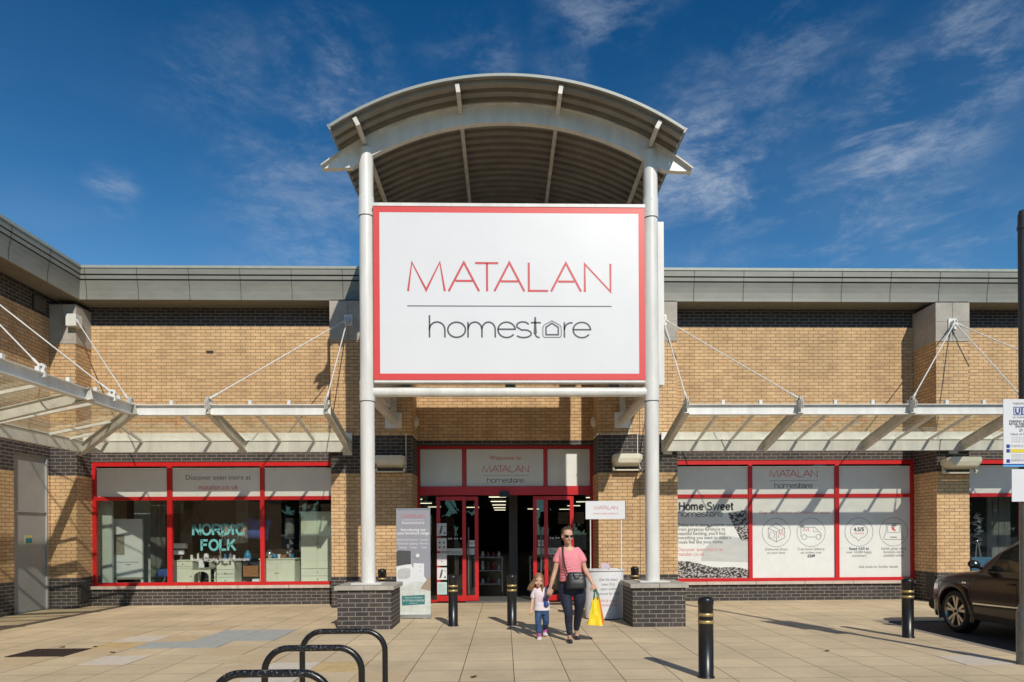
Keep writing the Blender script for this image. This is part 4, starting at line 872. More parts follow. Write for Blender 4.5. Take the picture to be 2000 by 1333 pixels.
mb = MB(); mb.add([(-.08, 0, 0), (.08, .02, 0), (.05, .03, .10), (-.11, .02, .11), (-.08, .006, 0), (.08, .026, 0), (.05, .036, .10), (-.11, .026, .11)], [(0, 1, 2, 3), (7, 6, 5, 4), (0, 4, 5, 1), (1, 5, 6, 2), (2, 6, 7, 3), (3, 7, 4, 0)])
o = mb.build('booklet', mat('mauve_card', (.45, .36, .44), .5), None, 'open mauve booklet propped up on the promotion counter', 'booklet'); o.location = (1.90, 12.70, .9265)
# ================================================================ pole and parking signs
PL = empty('lamp_post', (6.225, 8.0, 0), 'tall galvanised steel post with wider base at the right edge', 'post')
mb = MB(); mb.tube([(6.225, 8.0, -.02), (6.225, 8.0, .62), (6.225, 8.0, .72)], [.098, .098, .062], 28); mb.build('base_section', M['galv'], PL)
mb = MB(); mb.tube([(6.225, 8.0, .72), (6.225, 8.0, 2.2)], .060, 24); mb.build('shaft', M['galv'], PL)
mb = MB(); mb.tube([(6.225, 8.0, 2.2), (6.225, 8.0, 5.38)], .060, 24); mb.tube([(6.225, 8.0, 5.38), (6.225, 8.0, 5.42)], .05, 24); mb.tube([(6.225, 8.0, 5.2), (6.225, 8.0, 5.24)], .068, 24); mb.build('shaft', M['darkgalv'], PL)
PS = empty('parking_sign', (6.165, 7.9, 2.75), 'white parking notice board with blue band fixed on the steel post', 'sign')
sx0, sx1, sy = 5.89, 6.44, 7.90
mb = MB(); mb.box(sx0, sx1, sy, sy + .008, 2.352, 3.15); mb.build('board', M['signwhite'], PS, bevel=.002)
mb = MB(); mb.box(6.15, 6.30, sy + .008, sy + .036, 2.5, 2.54); mb.box(6.15, 6.30, sy + .008, sy + .036, 2.95, 2.99); mb.build('clamp', M['galv'], PS)
blue = mat('sign_blue', (.02, .05, .30), .4, var=0); lblue = mat('sign_light_blue', (.12, .42, .75), .4, var=0); yel = mat('sign_yellow', (.75, .60, .05), .4, var=0)
mb = MB(); mb.box(sx0, sx1, sy - .002, sy - .0005, 2.352, 2.372); mb.build('light_blue_band', lblue, PS); mb = MB(); mb.box(sx0, sx1, sy - .002, sy - .0005, 2.373, 2.386); mb.build('dark_blue_band', blue, PS)
y_ = sy - .002; c = 6.165
text(PS, 'PARKING CONTROL', c, 3.085, .038, y_, 'midgrey', sx=.9)
mb = MB(); f = lambda u, v: (u, y_, v)
for x in (6.062, 6.165, 6.268): stroke(mb, [(x - .045, 2.965), (x + .045, 2.965), (x + .045, 3.055), (x - .045, 3.055)], .009, f, closed=True)
mb.build('logo', blue, PS)
text(PS, 'U', 6.062, 2.978, .088, y_ - .001, blue, bold=.004); text(PS, 'K', 6.165, 2.978, .088, y_ - .001, blue, bold=.004); text(PS, 'P', 6.268, 2.978, .088, y_ - .001, blue, bold=.004)
text(PS, 'UK PARKING CONTROL', c, 2.925, .03, y_, 'midgrey')
text(PS, 'PARKING AVAILABLE FOR\nRETAIL PARK CUSTOMERS\nSHOPPING HERE', c, 2.875, .038, y_, 'logogrey', bold=.0008, line=.82, sx=.93)
text(PS, 'ST JAMES', c, 2.765, .042, y_, 'logogrey', bold=.0008); text(PS, 'TERMS OF PARKING APPLY', c, 2.722, .034, y_, 'midgrey', sx=.95)
for i, z in enumerate((2.69, 2.665, 2.642, 2.49, 2.474, 2.452, 2.428)): text(PS, 'park wholly within a marked bay and display a valid permit', c, z, .015, y_, 'midgrey')
mb = MB()
for z in (2.575, 2.52, 2.40):
    mb.box(sx0 + .035, sx0 + .075, y_ - .001, y_, z, z + .04)
    if z > 2.45: mb.box(c + .01, c + .05, y_ - .001, y_, z, z + .04)
mb.build('symbol', blue, PS)
mb = MB(); mb.box(sx0 + .085, c - .02, y_ - .001, y_, 2.52, 2.56); mb.build('yellow_panel', yel, PS)
for z in (2.60, 2.585, 2.43, 2.415): text(PS, 'blue badge holders only', sx0 + .085, z, .016, y_, 'midgrey', 'LEFT')
mb = MB(); mb.box(6.004, 6.33, 7.92, 7.928, 1.941, 2.325); mb.build('blank_sign', M['signwhite'], None, 'plain white sign plate below the parking notice on the post', 'sign', origin=(6.17, 7.92, 2.13), bevel=.002)
# ================================================================ floodlights, bulkheads, conduit
def flood(x, y, z, w, label, d=.30, tilt=0):
    fl = empty('floodlight', (x, y, z), label, 'floodlight', 'cream floodlights on the brick piers')
    mb = MB(); h = .15; c = .07
    oc = [(x - w / 2, y), (x - w / 2, y - d + c), (x - w / 2 + c, y - d), (x + w / 2 - c, y - d), (x + w / 2, y - d + c), (x + w / 2, y)]
    # tilted shallow box: front edge higher than rear
    def zz(p, up): f_ = (y - p[1]) / d; return z + (.20 if up else -.01) * 1 + (-.02 + .05 * f_ if up else .06 * f_)
    ins = lambda p: (x + (p[0] - x) * .80, p[1] + .03 * (y - p[1]) / d)
    top = [(p[0], p[1], zz(p, True)) for p in oc]; mid = [(p[0], p[1], zz(p, True) - .10) for p in oc]; bot = [(*ins(p), zz(p, False) - .02) for p in oc]
    n = 6; vs = top + mid + bot
    fs = [tuple(range(6))] + [(i, (i + 1) % n, n + (i + 1) % n, n + i) for i in range(n)] + [(n + i, n + (i + 1) % n, 2 * n + (i + 1) % n, 2 * n + i) for i in range(n)]
    fs.append(tuple(range(12, 18)))
    mb.add(vs, fs); mb.build('housing', M['offwhite'], fl, bevel=.012)
    mb = MB(); g = w * .46
    mb.prism([(x - g, y - .02), (x - g, y - .10), (x - g + .06, y - .17), (x + g - .06, y - .17), (x + g, y - .10), (x + g, y - .02)], 'z', z - .125, z - .10); gf = mb.build('lens_frame', M['offwhite'], fl, bevel=.004)
    mb = MB()
    for sx_ in (-1, 1): mb.beam((x + sx_ * g * .98, y - .08, z - .11), (x + sx_ * g * .98, y - .02, z + .02), .02, .05); mb.tube([(x + sx_ * (g + .02), y - .08, z - .07), (x + sx_ * (g - .03), y - .08, z - .07)], .03, 10)
    mb.build('bracket', M['offwhite'], fl)
    mb = MB()
    for sx_ in (-.7, .7): mb.ball((x + sx_ * g, y - .15, z - .128), .008, 0, 6, 4)
    mb.build('screw', M['joint'], fl)
flood(-2.46, 14.945, 3.06, .66, 'cream floodlight beside the left column above the banner stand')
flood(2.68, 14.945, 3.08, .64, 'cream floodlight on the pier right of the entrance, half in sun')
flood(10.10, 14.945, 2.99, .80, 'cream floodlight on the far right pier above the brown car')
for x, s, lb in ((-2.0, 1, 'round cream bulkhead lamp on the left side wall of the entrance recess'), (2.07, -1, 'round cream bulkhead lamp on the right side wall of the entrance recess')):
    b = empty('bulkhead_lamp', (x, 15.45, 4.12), lb, 'wall lamp', 'bulkhead lamps in the entrance recess')
    mb = MB(); mb.tube([(x, 15.45, 4.12), (x + s * .035, 15.45, 4.12)], .13, 24); mb.build('base_ring', M['offwhite'], b)
    mb = MB(); mb.tube([(x + s * .035, 15.45, 4.12), (x + s * .06, 15.45, 4.12), (x + s * .085, 15.45, 4.12)], [.115, .105, .07], 24); mb.build('diffuser', M['offwhite'], b)
def pipe(pts, parent=ST, r=.011):
    mb = MB(); mb.tube(pts, r, 8); 
    for p in pts[1:-1]: mb.ball(p, .028, 0, 8, 6)
    mb.build('conduit_pipe', M['offwhite'], parent)
pipe([(-2.133, 14.93, 3.03), (-2.133, 14.93, 3.778), (-2.01, 14.935, 3.778)]); pipe([(-1.985, 14.95, 3.77), (-1.985, 15.45, 3.77), (-1.985, 15.45, 4.0)])
pipe([(2.09, 14.935, 3.77), (2.74, 14.93, 3.77), (2.935, 14.93, 3.77), (2.935, 14.93, 3.05)]); pipe([(2.055, 14.95, 3.77), (2.055, 15.45, 3.77), (2.055, 15.45, 4.0)]); pipe([(2.74, 14.93, 3.78), (2.78, 14.93, 4.2)], r=.014)
# ================================================================ door posters
PX0, PX1 = -1.575, -1.35
for i, (z1, z0, lb) in enumerate(((1.845, 1.555, 'topmost white poster on the left door, black leaf pattern'), (1.50, 1.195, 'second poster from the top on the left door, four small symbols'), (1.145, .855, 'middle poster on the left door, one small red square'), (.81, .525, 'fourth poster down on the left door, black leaf pattern'), (.47, .18, 'lowest poster on the left door, pale teal tint'))):
    p = empty('poster', ((PX0 + PX1) / 2, DY - .016, z0), lb, 'poster', 'posters on the left door')
    mb = MB(); mb.box(PX0, PX1, DY - .018, DY - .0145, z0, z1); mb.build('sheet', M['signwhite'] if i != 4 else mat('pale_teal_paper', (.50, .66, .64), .5), p)
    mb = MB(); f = lambda u, v: (u, DY - .0195, v); xm = (PX0 + PX1) / 2
    if i in (0, 3):
        for k in range(5): mb.add([f(xm - .07 + .012 * k, z0 + .04 + k * .04), f(xm - .02 + .012 * k, z0 + .05 + k * .04), f(xm - .01 + .010 * k, z0 + .09 + k * .035), f(xm - .05 + .008 * k, z0 + .075 + k * .04)], [(0, 1, 2, 3)])
        mb.add([f(xm + .05, z0 + .04), f(xm + .09, z0 + .04), f(xm + .085, z0 + .08), f(xm + .055, z0 + .08)], [(0, 1, 2, 3)]); mb.add([f(xm + .06, z1 - .09), f(xm + .085, z1 - .09), f(xm + .085, z1 - .07), f(xm + .06, z1 - .07)], [(0, 1, 2, 3)])
        mb.build('print', M['black'], p)
    elif i == 1:
        for a in (-.05, .05):
            for b_ in (.09, .2): mb.prism([(xm + a + .026 * math.cos(R(60 * j + 30)), z0 + b_ + .03 * math.sin(R(60 * j + 30))) for j in range(6)], 'y', DY - .0205, DY - .019)
        mb.build('print', M['midgrey'], p)
    elif i == 2:
        mb.box(xm - .02, xm + .02, DY - .0205, DY - .019, z0 + .09, z0 + .11); mb.build('print', M['logored'], p)
    else:
        for k in range(7): stroke(mb, [(PX0 + .03, z1 - .05 - .03 * k), (PX1 - .03 - .02 * (k % 3), z1 - .05 - .03 * k)], .005, f)
        mb.build('print', M['midgrey'], p)
# ================================================================ shop interior
emit = mat('tube_light', (1.0, .93, .66), .5, var=0, emit=1.6)
rows = [(-.35, y) for y in (36, 41, 46, 51, 56)] + [(-5.0, y) for y in (34, 38, 43, 49)] + [(4.9, y) for y in (33, 37, 42, 48, 55)] + [(2.3, 54)] + [(-2.3, 50)]
for i, (x, y) in enumerate(rows):
    mb = MB(); mb.box(-.45, .45, -.06, .06, 0, .04)
    o = mb.build('ceiling_light', emit, None, 'lit strip lamp on the dark shop ceiling seen through the entrance', 'ceiling light', 'strip lamps on the shop ceiling'); o.location = (x, y, 3.5)
def shelf(x, y, lb):
    s = empty('display_shelf', (x, y, 0), lb, 'shelving', 'wheeled display shelves inside the doors')
    mb = MB()
    for dx in (-.36, .36):
        for dy in (-.2, .2): mb.box(x + dx - .015, x + dx + .015, y + dy - .015, y + dy + .015, .10, 1.0)
    mb.build('frame', M['galv'], s)
    for z in (.30, .64, .98):
        mb = MB(); mb.box(x - .35, x + .35, y - .19, y + .19, z, z + .025); mb.build('shelf_board', M['galv'], s)
    for dx in (-.34, .34):
        mb = MB(); mb.tube([(x + dx - .012, y - .2, .05), (x + dx + .012, y - .2, .05)], .045, 12); mb.build('castor', M['black'], s)
    rr = random.Random(int(x * 10)); cols = [mat('red_goods', (.25, .03, .04), .5), mat('white_goods', (.5, .5, .48), .5), mat('brown_goods', (.12, .07, .05), .5)]
    for z in (.325, .665, 1.005):
        for k in range(5):
            h = rr.uniform(.10, .24); mb = MB(); px_ = x - .28 + k * .14
            mb.lathe((px_, y - .05, z), [(.045, 0), (.055, h * .3), (.03, h * .7), (.035, h)], 10)
            kind = k % 3; o = mb.build('ornament', cols[kind], None, 'small %s ornament on the wheeled shelf %s' % (('red', 'white', 'brown')[kind], 'left of the inner column' if x < 0 else 'right of the inner column'), 'ornament', 'ornaments on the wheeled shelf ' + ('left' if x < 0 else 'right'), origin=(px_, y - .05, z))
shelf(-.42, 17.6, 'wheeled metal display shelf inside, seen left of the middle bollard'); shelf(1.02, 17.6, 'wheeled metal display shelf inside, seen above the child')
# window display, left window
def X6(px): return (px - 985) * .01238
def Z6(py): return 1.6 - (py - 1045) * .01238
mb = MB(); mb.box(WX, -2.61, 16.11, 18.3, 0, .44); mb.box(10.2, 16, 16.11, 18.3, 0, .44); mb.build('window_platform', M['vinyl'], ST)
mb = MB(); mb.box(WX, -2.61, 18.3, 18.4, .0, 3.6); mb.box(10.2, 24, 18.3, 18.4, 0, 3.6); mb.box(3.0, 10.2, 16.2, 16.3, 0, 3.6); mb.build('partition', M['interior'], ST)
pale = mat('pale_panel', (.52, .56, .52), .5, var=.06)
mb = MB(); mb.box(-9.9, -9.2, 16.25, 16.32, .44, 2.6); mb.build('room_divider', pale, None, 'tall pale panel at the far left inside the display window', 'panel', origin=(-9.5, 16.3, .44))
mb = MB(); mb.box(-9.19, -8.65, 17.2, 17.25, .44, 2.6); mb.build('room_divider', pale, None, 'pale green rear panel behind the white board in the window', 'panel', origin=(-8.9, 17.2, .44))
d = empty('display_board', (-8.99, 16.6, .44), 'white framed board on thin legs standing inside the left window', 'board')
mb = MB(); mb.box(X6(230), X6(284), 16.6, 16.66, .60, 2.0); mb.build('board', M['signwhite'], d)
mb = MB(); mb.box(X6(230), X6(284), 16.59, 16.67, .55, .60); mb.box(X6(230), X6(250), 16.585, 16.599, 1.15, 1.62); mb.build('shelf', M['kerb'], d)
for x in (230, 281):
    mb = MB(); mb.box(X6(x), X6(x) + .04, 16.6, 16.66, .44, .55); mb.build('leg', M['signwhite'], d)
text(d, 'Discover our furniture\nrange', X6(257), .95, .055, 16.59, 'midgrey')
mb = MB()
for k in range(6): mb.box(X6(285) + k * .135, X6(285) + k * .135 + .125, 16.95, 16.99, .44, 2.7)
mb.build('board_screen', M['greyboard'], None, 'grey stained upright timber boards standing in the left window', 'screen', origin=(-8.4, 16.95, .44))
mb = MB(); mb.box(X6(420), X6(445), 18.0, 18.04, .44, 2.7); mb.box(X6(576), X6(592), 17.0, 17.04, .44, 2.7); mb.build('board_screen', M['greyboard'], None, 'narrow grey boards behind the cushions and the wardrobe', 'screen', origin=(-6.9, 18, .44))
mb = MB(); mb.box(X6(320), X6(372), 16.8, 17.2, .44, Z6(1003)); mb.build('dark_cabinet', M['black'], None, 'tall black cabinet behind the red bar of the left window', 'cabinet', origin=(-7.9, 17, .44), bevel=.005)
def cab(name, lb, cat_, x0, x1, y0, y1, z0, z1, doors, drawers=()):
    e = empty(name, ((x0 + x1) / 2, (y0 + y1) / 2, z0), lb, cat_)
    mb = MB(); mb.box(x0, x1, y0 + .01, y1, z0, z1 - .02); mb.build('carcass', M['cream'], e, bevel=.003)
    mb = MB(); mb.box(x0 - .02, x1 + .02, y0 - .02, y1 + .01, z1 - .02, z1 + .005); mb.build('top', M['cream'], e, bevel=.004)
    for (a, b, c_, d_) in doors:
        mb = MB(); mb.box(a + .005, b - .005, y0 - .005, y0 + .0095, c_ + .005, d_ - .005); q = mb.build('door', M['cream'], e, bevel=.002)
        mb = MB(); w_ = .045
        mb.box(a + .01, a + w_, y0 - .014, y0 - .006, c_ + .01, d_ - .01); mb.box(b - w_, b - .01, y0 - .014, y0 - .006, c_ + .01, d_ - .01); mb.box(a + w_, b - w_, y0 - .014, y0 - .006, c_ + .01, c_ + w_); mb.box(a + w_, b - w_, y0 - .014, y0 - .006, d_ - w_, d_ - .01); mb.build('door_frame', M['cream'], q)
    for (a, b, c_, d_) in drawers:
        mb = MB(); mb.box(a + .005, b - .005, y0 - .008, y0 + .0095, c_ + .004, d_ - .004); q = mb.build('drawer', M['cream'], e, bevel=.003)
        mb = MB(); mb.ball(((a + b) / 2, y0 - .018, (c_ + d_) / 2), .013, 0, 8, 6); mb.build('knob', M['joint'], q)
    n = len(doors)
    for i, (a, b, c_, d_) in enumerate(doors):
        mb = MB(); mb.ball(((b - .03) if i % 2 == 0 else (a + .03), y0 - .024, c_ + (d_ - c_) * .45), .013, 0, 8, 6); mb.build('knob', M['joint'], e)
    return e
x0, x1 = X6(353), X6(389); cab('desk_pedestal', 'cream cupboard with one drawer left of the dressing chair', 'cupboard', x0, x1, 16.35, 16.8, .44, Z6(1093), [(x0, x1, .44, .86)], [(x0, x1, .86, .98)])
x0, x1 = X6(434), X6(468); cab('drawer_unit', 'cream chest of drawers right of the dressing chair', 'drawers', x0, x1, 16.35, 16.8, .44, Z6(1093), [], [(x0, x1, .44, .60), (x0, x1, .60, .78), (x0, x1, .78, .98)])
x0, x1 = X6(516), X6(582); xm = (x0 + x1) / 2; cab('sideboard', 'cream two door sideboard with ornaments on top in the window', 'sideboard', x0, x1, 16.35, 16.8, .44, Z6(1091), [(x0, xm, .45, .98), (xm, x1, .45, .98)])
x0, x1 = X6(592), X6(656); xm = (x0 + x1) / 2; cab('wardrobe', 'tall cream wardrobe with two drawers behind the window', 'wardrobe', x0, x1, 16.45, 17.0, .44, Z6(1001), [(x0, xm, .78, 2.10), (xm, x1, .78, 2.10)], [(x0, x1, .45, .61), (x0, x1, .61, .78)])
for px_, w_, lb in ((594, .09, 'small pale box on the left end of the wardrobe'), (604, .26, 'brown wicker basket on top of the wardrobe'), (630, .28, 'second brown wicker basket, nearest the pier, on the wardrobe')):
    mb = MB(); mb.box(X6(px_), X6(px_) + w_, 16.5, 16.85, 2.15, 2.34); mb.box(X6(px_) - .01, X6(px_) + w_ + .01, 16.49, 16.86, 2.30, 2.33)
    mb.build('storage_basket', M['cream'] if w_ < .1 else mat('wicker', (.20, .16, .11), .8, var=.5, vs=60, bump=.5, bs=120), None, lb, 'basket', origin=(X6(px_), 16.6, 2.15), bevel=.006)
ch = empty('dressing_chair', (X6(411), 16.3, .44), 'small cream chair with arched apron between the drawers', 'chair')
mb = MB(); mb.box(X6(394), X6(430), 16.15, 16.5, .80, .83); mb.build('seat', mat('patterned_seat', (.36, .33, .26), .8, var=.5, vs=50), ch, bevel=.006)
for x in (395, 426):
    for y in (16.16, 16.46): mb = MB(); mb.box(X6(x), X6(x) + .035, y, y + .035, .44, .80); mb.build('leg', M['cream'], ch)
mb = MB(); xa, xb = X6(398), X6(426); mb.prism([(xa, .62), (xa, .795), (xb, .795), (xb, .62)] + [((xa + xb) / 2 + (xb - xa) / 2 * math.cos(R(a)), .62 + .13 * math.sin(R(a))) for a in range(10, 180, 17)], 'y', 16.165, 16.18); mb.build('apron', M['cream'], ch)
bd = empty('display_bed', (-6.3, 17.2, .44), 'dark bed with brown wooden rail behind the cream furniture', 'bed')
mb = MB(); mb.box(X6(425), X6(560), 16.95, 18.1, .75, 1.12); mb.build('mattress', mat('dark_bedspread', (.035, .035, .045), .8, var=.3), bd, bevel=.06)
mb = MB(); mb.box(X6(476), X6(512), 16.7, 16.76, .62, .82); mb.box(X6(516), X6(575), 16.95, 17.0, 1.02, 1.22); mb.build('rail', mat('brown_wood', (.22, .11, .05), .5, var=.3, stretch=(1, 1, 8)), bd)
def cushion(c, w_, h_, rz, m_, lb, fringe=None):
    e = empty('cushion', c, lb, 'cushion'); mb = MB(); n = 14; vs = []
    for s in (-1, 1):
        for i in range(n + 1):
            for j in range(n + 1):
                u, v = 2 * i / n - 1, 2 * j / n - 1; t = .11 * ((1 - u ** 4) * (1 - v ** 4)) ** .6; pin = 1 - .06 * (1 - abs(u * v))
                vs.append(Vector((u * w_ / 2 * pin, s * t, v * h_ / 2 * pin)))
    k = (n + 1) ** 2; fs = [(s * k + i * (n + 1) + j, s * k + (i + 1) * (n + 1) + j, s * k + (i + 1) * (n + 1) + j + 1, s * k + i * (n + 1) + j + 1) for s in (0, 1) for i in range(n) for j in range(n)]
    rm = Matrix.Rotation(rz, 3, 'Y') @ Matrix.Rotation(R(-15), 3, 'X'); mb.add([rm @ p + Vector(c) for p in vs], fs, 0, True); mb.build('cover', m_, e)
    if fringe:
        mb = MB(); rg = random.Random(3)
        for k in range(70):
            u = rg.uniform(-.5, .5) * w_; v = rg.uniform(-.1, .5) * h_; p = rm @ Vector((u, -.10, v)) + Vector(c); mb.tube([p, p + Vector((rg.uniform(-.01, .01), -.03, -.08)), p + Vector((rg.uniform(-.02, .02), -.03, -.19))], .006, 5)
        mb.build('fringe', fringe, e)
cushion((X6(497), 16.85, Z6(1033)), .62, .52, .1, mat('blue_cushion', (.07, .11, .36), .9, var=.2), 'large plain blue cushion standing on the dark bed')
cushion((X6(462), 16.62, Z6(1043)), .60, .52, -.12, mat('fringe_base', (.25, .24, .22), .9), 'grey fringed cushion in front of the blue cushion', mat('fringe_wool', (.62, .60, .54), .9))
lp = empty('table_lamp', (X6(567), 16.6, 1.03), 'table lamp with grey drum shade and crystal stem in the window', 'lamp')
mb = MB(); mb.lathe((X6(567), 16.6, 1.50), [(.115, 0), (.10, .50)], 24); mb.build('lamp_shade', mat('grey_shade', (.17, .17, .18), .8), lp)
mb = MB(); mb.tube([(X6(567), 16.6, 1.03), (X6(567), 16.6, 1.52)], .01, 8)
for k in range(9): mb.ball((X6(567) + .05 * math.cos(k * 1.7), 16.6 + .03 * math.sin(k * 2), 1.08 + .045 * k), (.04, .03, .035), 0, 8, 6)
mb.build('stem', mat('crystal', (.6, .65, .68), .08, .6, var=.4, vs=30), lp)
def vase(px_, zb_, prof, m_, lb, nm='vase', y=16.5):
    mb = MB(); mb.lathe((X6(px_), y, zb_), prof, 16); mb.build(nm, m_, None, lb, nm, origin=(X6(px_), y, zb_))
chrome = mat('chrome', (.6, .6, .6), .12, .9, var=0); wht = M['signwhite']; tl = mat('blue_glass', (.02, .18, .34), .15, var=.2)
vase(531, 1.035, [(.03, 0), (.09, .05), (.10, .12), (.06, .18), (.015, .21)], chrome, 'round silver ornament on the cream sideboard'); vase(549, 1.035, [(.025, 0), (.04, .09), (.045, .10)], wht, 'small white cup on the cream sideboard', 'cup'); vase(541, 1.035, [(.04, 0), (.06, .05), (.03, .11)], tl, 'small patterned blue pot on the sideboard', 'pot')
vase(489, .99, [(.07, 0), (.10, .06), (.07, .16), (.03, .24)], tl, 'blue and grey glass vase right of the drawers'); vase(382, 1.0, [(.03, 0), (.03, .13)], M['cream'], 'cream pillar candle left of the word on the glass', 'candle'); vase(394, 1.0, [(.025, 0), (.025, .17)], M['cream'], 'taller cream candle above the desk', 'candle')
vase(410, 1.0, [(.05, 0), (.06, .10), (.05, .16)], wht, 'white jug on the desk between the drawer units', 'jug'); vase(456, 1.0, [(.03, 0), (.05, .08), (.02, .18)], chrome, 'silver bud vase on the chest of drawers')
mb = MB(); mb.box(-.05, .05, -.01, .01, 0, .16); o = mb.build('price_card', wht, None, 'white price card at the left end of the sideboard', 'card'); o.location = (X6(519), 16.45, 1.037); o.rotation_euler = (-.15, 0, 0)
mb = MB(); mb.box(X6(391), X6(434), 16.5, 16.78, .965, .99); mb.build('desk', M['cream'], None, 'thin cream desk top joining the two drawer units', 'desk', origin=(X6(412), 16.6, .97))
def bx(nm, lb, cat_, px_, w_, y, z0, h, dp, m_, bev=.004): mb = MB(); mb.box(X6(px_), X6(px_) + w_, y, y + dp, z0, z0 + h); return mb.build(nm, m_, None, lb, cat_, origin=(X6(px_), y, z0), bevel=bev)
bx('towel', 'folded white towels hanging behind the glass left of the cream desk', 'towel', 341, .34, 16.6, 1.28, .13, .12, wht, .03); bx('towel', 'second folded white towel just under the upper one', 'towel', 343, .26, 16.56, 1.13, .12, .1, wht, .03)
bx('photo_frame', 'white picture frame standing on the dressing chair', 'frame', 402, .13, 16.3, .832, .17, .02, wht); bx('photo_frame', 'small pale frame leaning beside the drawers', 'frame', 421, .15, 16.32, .832, .14, .02, M['kerb'])
bx('storage_box', 'dark wicker box on the desk behind the chair', 'box', 397, .42, 16.6, .99, .12, .1, mat('dark_wicker', (.10, .075, .055), .8, var=.6, vs=70, bump=.5, bs=120)); bx('book_pile', 'stack of pale books between bed rail and sideboard', 'books', 500, .16, 16.4, .445, .10, .2, wht)
bx('brass_tray', 'brown wooden tray behind the ornaments on the sideboard', 'tray', 533, .48, 16.7, 1.035, .22, .02, mat('tray_wood', (.26, .13, .06), .5, var=.3)); bx('ottoman', 'blue upholstered stool at the left of the cream desk', 'stool', 322, .36, 16.35, .62, .18, .3, mat('navy_upholstery', (.03, .07, .22), .8, var=.2), .04)
bx('sale_card', 'small white card at the foot of the red mullion', 'card', 344, .20, 16.2, .445, .05, .1, wht); bx('wooden_chest', 'brown wooden chest at the foot of the dark bed', 'chest', 478, .36, 16.55, .60, .26, .12, mat('chest_wood', (.30, .14, .055), .35, var=.3, stretch=(1, 1, 8)))
for px_, hh, m_, lb in ((437, .22, chrome, 'silver candlestick on the chest of drawers'), (446, .15, tl, 'blue tea light glass on the chest of drawers'), (463, .12, wht, 'white cup at the right end of the chest of drawers'), (575, .14, tl, 'blue bowl beside the table lamp'), (362, .10, chrome, 'small silver pot at the left end of the desk')):
    vase(px_, 1.0, [(.03, 0), (.045, hh * .3), (.02, hh * .7), (.035, hh)], m_, lb, lb.split()[1] if lb.split()[1] in ('candlestick', 'cup', 'bowl') else 'pot')
# third window
mb = MB()
for k in range(3): mb.box(11.02 + .13 * k, 11.14 + .13 * k, 16.6, 16.64, .44, 2.9)
for k in range(4): mb.box(11.95 + .15 * k, 12.09 + .15 * k, 16.6, 16.64, .44, 2.9)
mb.build('board_screen', M['greyboard'], None, 'grey boards inside the last window above the brown car', 'screen', origin=(11.4, 16.6, .44))
mb = MB(); rg = random.Random(5)
P = [Vector((11.6 + .10 * math.cos(t * .9) * (1 + .4 * math.sin(t * .31)), 16.45 + .06 * math.sin(t * .9), 1.25 + .022 * t)) for t in range(36)]
mb.tube(P, .012, 6); mb.tube([p + Vector((.06 * math.sin(i), 0, .03)) for i, p in enumerate(P[::2])], .010, 6); mb.tube([(11.55, 16.45, .95), (11.58, 16.45, 1.3)], .02, 6); mb.tube([(11.68, 16.45, .95), (11.62, 16.45, 1.3)], .02, 6)
mb.build('wire_figure', chrome, None, 'silver wire figure standing in the last window above the car', 'ornament', origin=(11.6, 16.45, .95))
mb = MB(); mb.box(11.35, 11.9, 16.3, 16.7, .44, .95); mb.build('display_box', mat('blue_box', (.03, .12, .22), .6, var=.3), None, 'blue display box under the wire figure', 'box', origin=(11.6, 16.5, .44), bevel=.01)
# ================================================================ guessed trees behind the viewer, added for the glass to reflect
leaf_m = mat('leaf_green', (.045, .075, .025), .7, var=.4, vs=1.5); bark = mat('bark', (.10, .08, .06), .9, var=.3)
def tree(x, y, h, lb, seed):
    rg = random.Random(seed); t = empty('reflection_tree', (x, y, 0), lb, 'tree', 'added trees for the glass to reflect')
    mb = MB(); mb.tube([(x, y, 0), (x + .1, y, h * .3), (x, y, h * .6)], [.28, .2, .08], 8)
    for k in range(5): a = k * 1.3; mb.tube([(x, y, h * (.28 + .05 * k)), (x + h * .2 * math.cos(a), y + h * .2 * math.sin(a), h * (.5 + .06 * k))], [.1, .03], 6)
    mb.build('trunk', bark, t); mb = MB()
    cl = [(Vector((rg.gauss(0, .19) * h, rg.gauss(0, .19) * h, h * (.16 + .75 * rg.random()))), rg.uniform(.06, .15) * h) for _ in range(26)]
    for c_, r_ in cl:
        for _ in range(70):
            d_ = Vector((rg.gauss(0, 1), rg.gauss(0, 1), rg.gauss(0, .8))).normalized() * r_ * rg.uniform(.6, 1.05); p = Vector((x, y, 0)) + c_ + d_
            u = Vector((rg.gauss(0, 1), rg.gauss(0, 1), rg.gauss(0, 1))).normalized() * .42; v = u.orthogonal().normalized() * .34
            mb.add([p - u, p + v, p + u, p - v], [(0, 1, 2, 3)])
    mb.build('crown', leaf_m, t, fix=False)
for i, (x, y, h) in enumerate(((-29, -30, 13), (-19, -31, 13), (-15, -32, 12), (-39, -31, 12), (22, -31, 11), (33, -33, 12), (44, -31, 12), (-46, -30, 11), (-34, -36, 9), (-24, -33, 12), (-13, -38, 10), (-4, -34, 8), (6, -37, 12), (17, -33, 9), (27, -38, 11), (38, -32, 10), (50, -36, 12))):
    tree(x, y, h, 'green broadleaf tree added unseen behind the viewer for the glass to reflect', i)

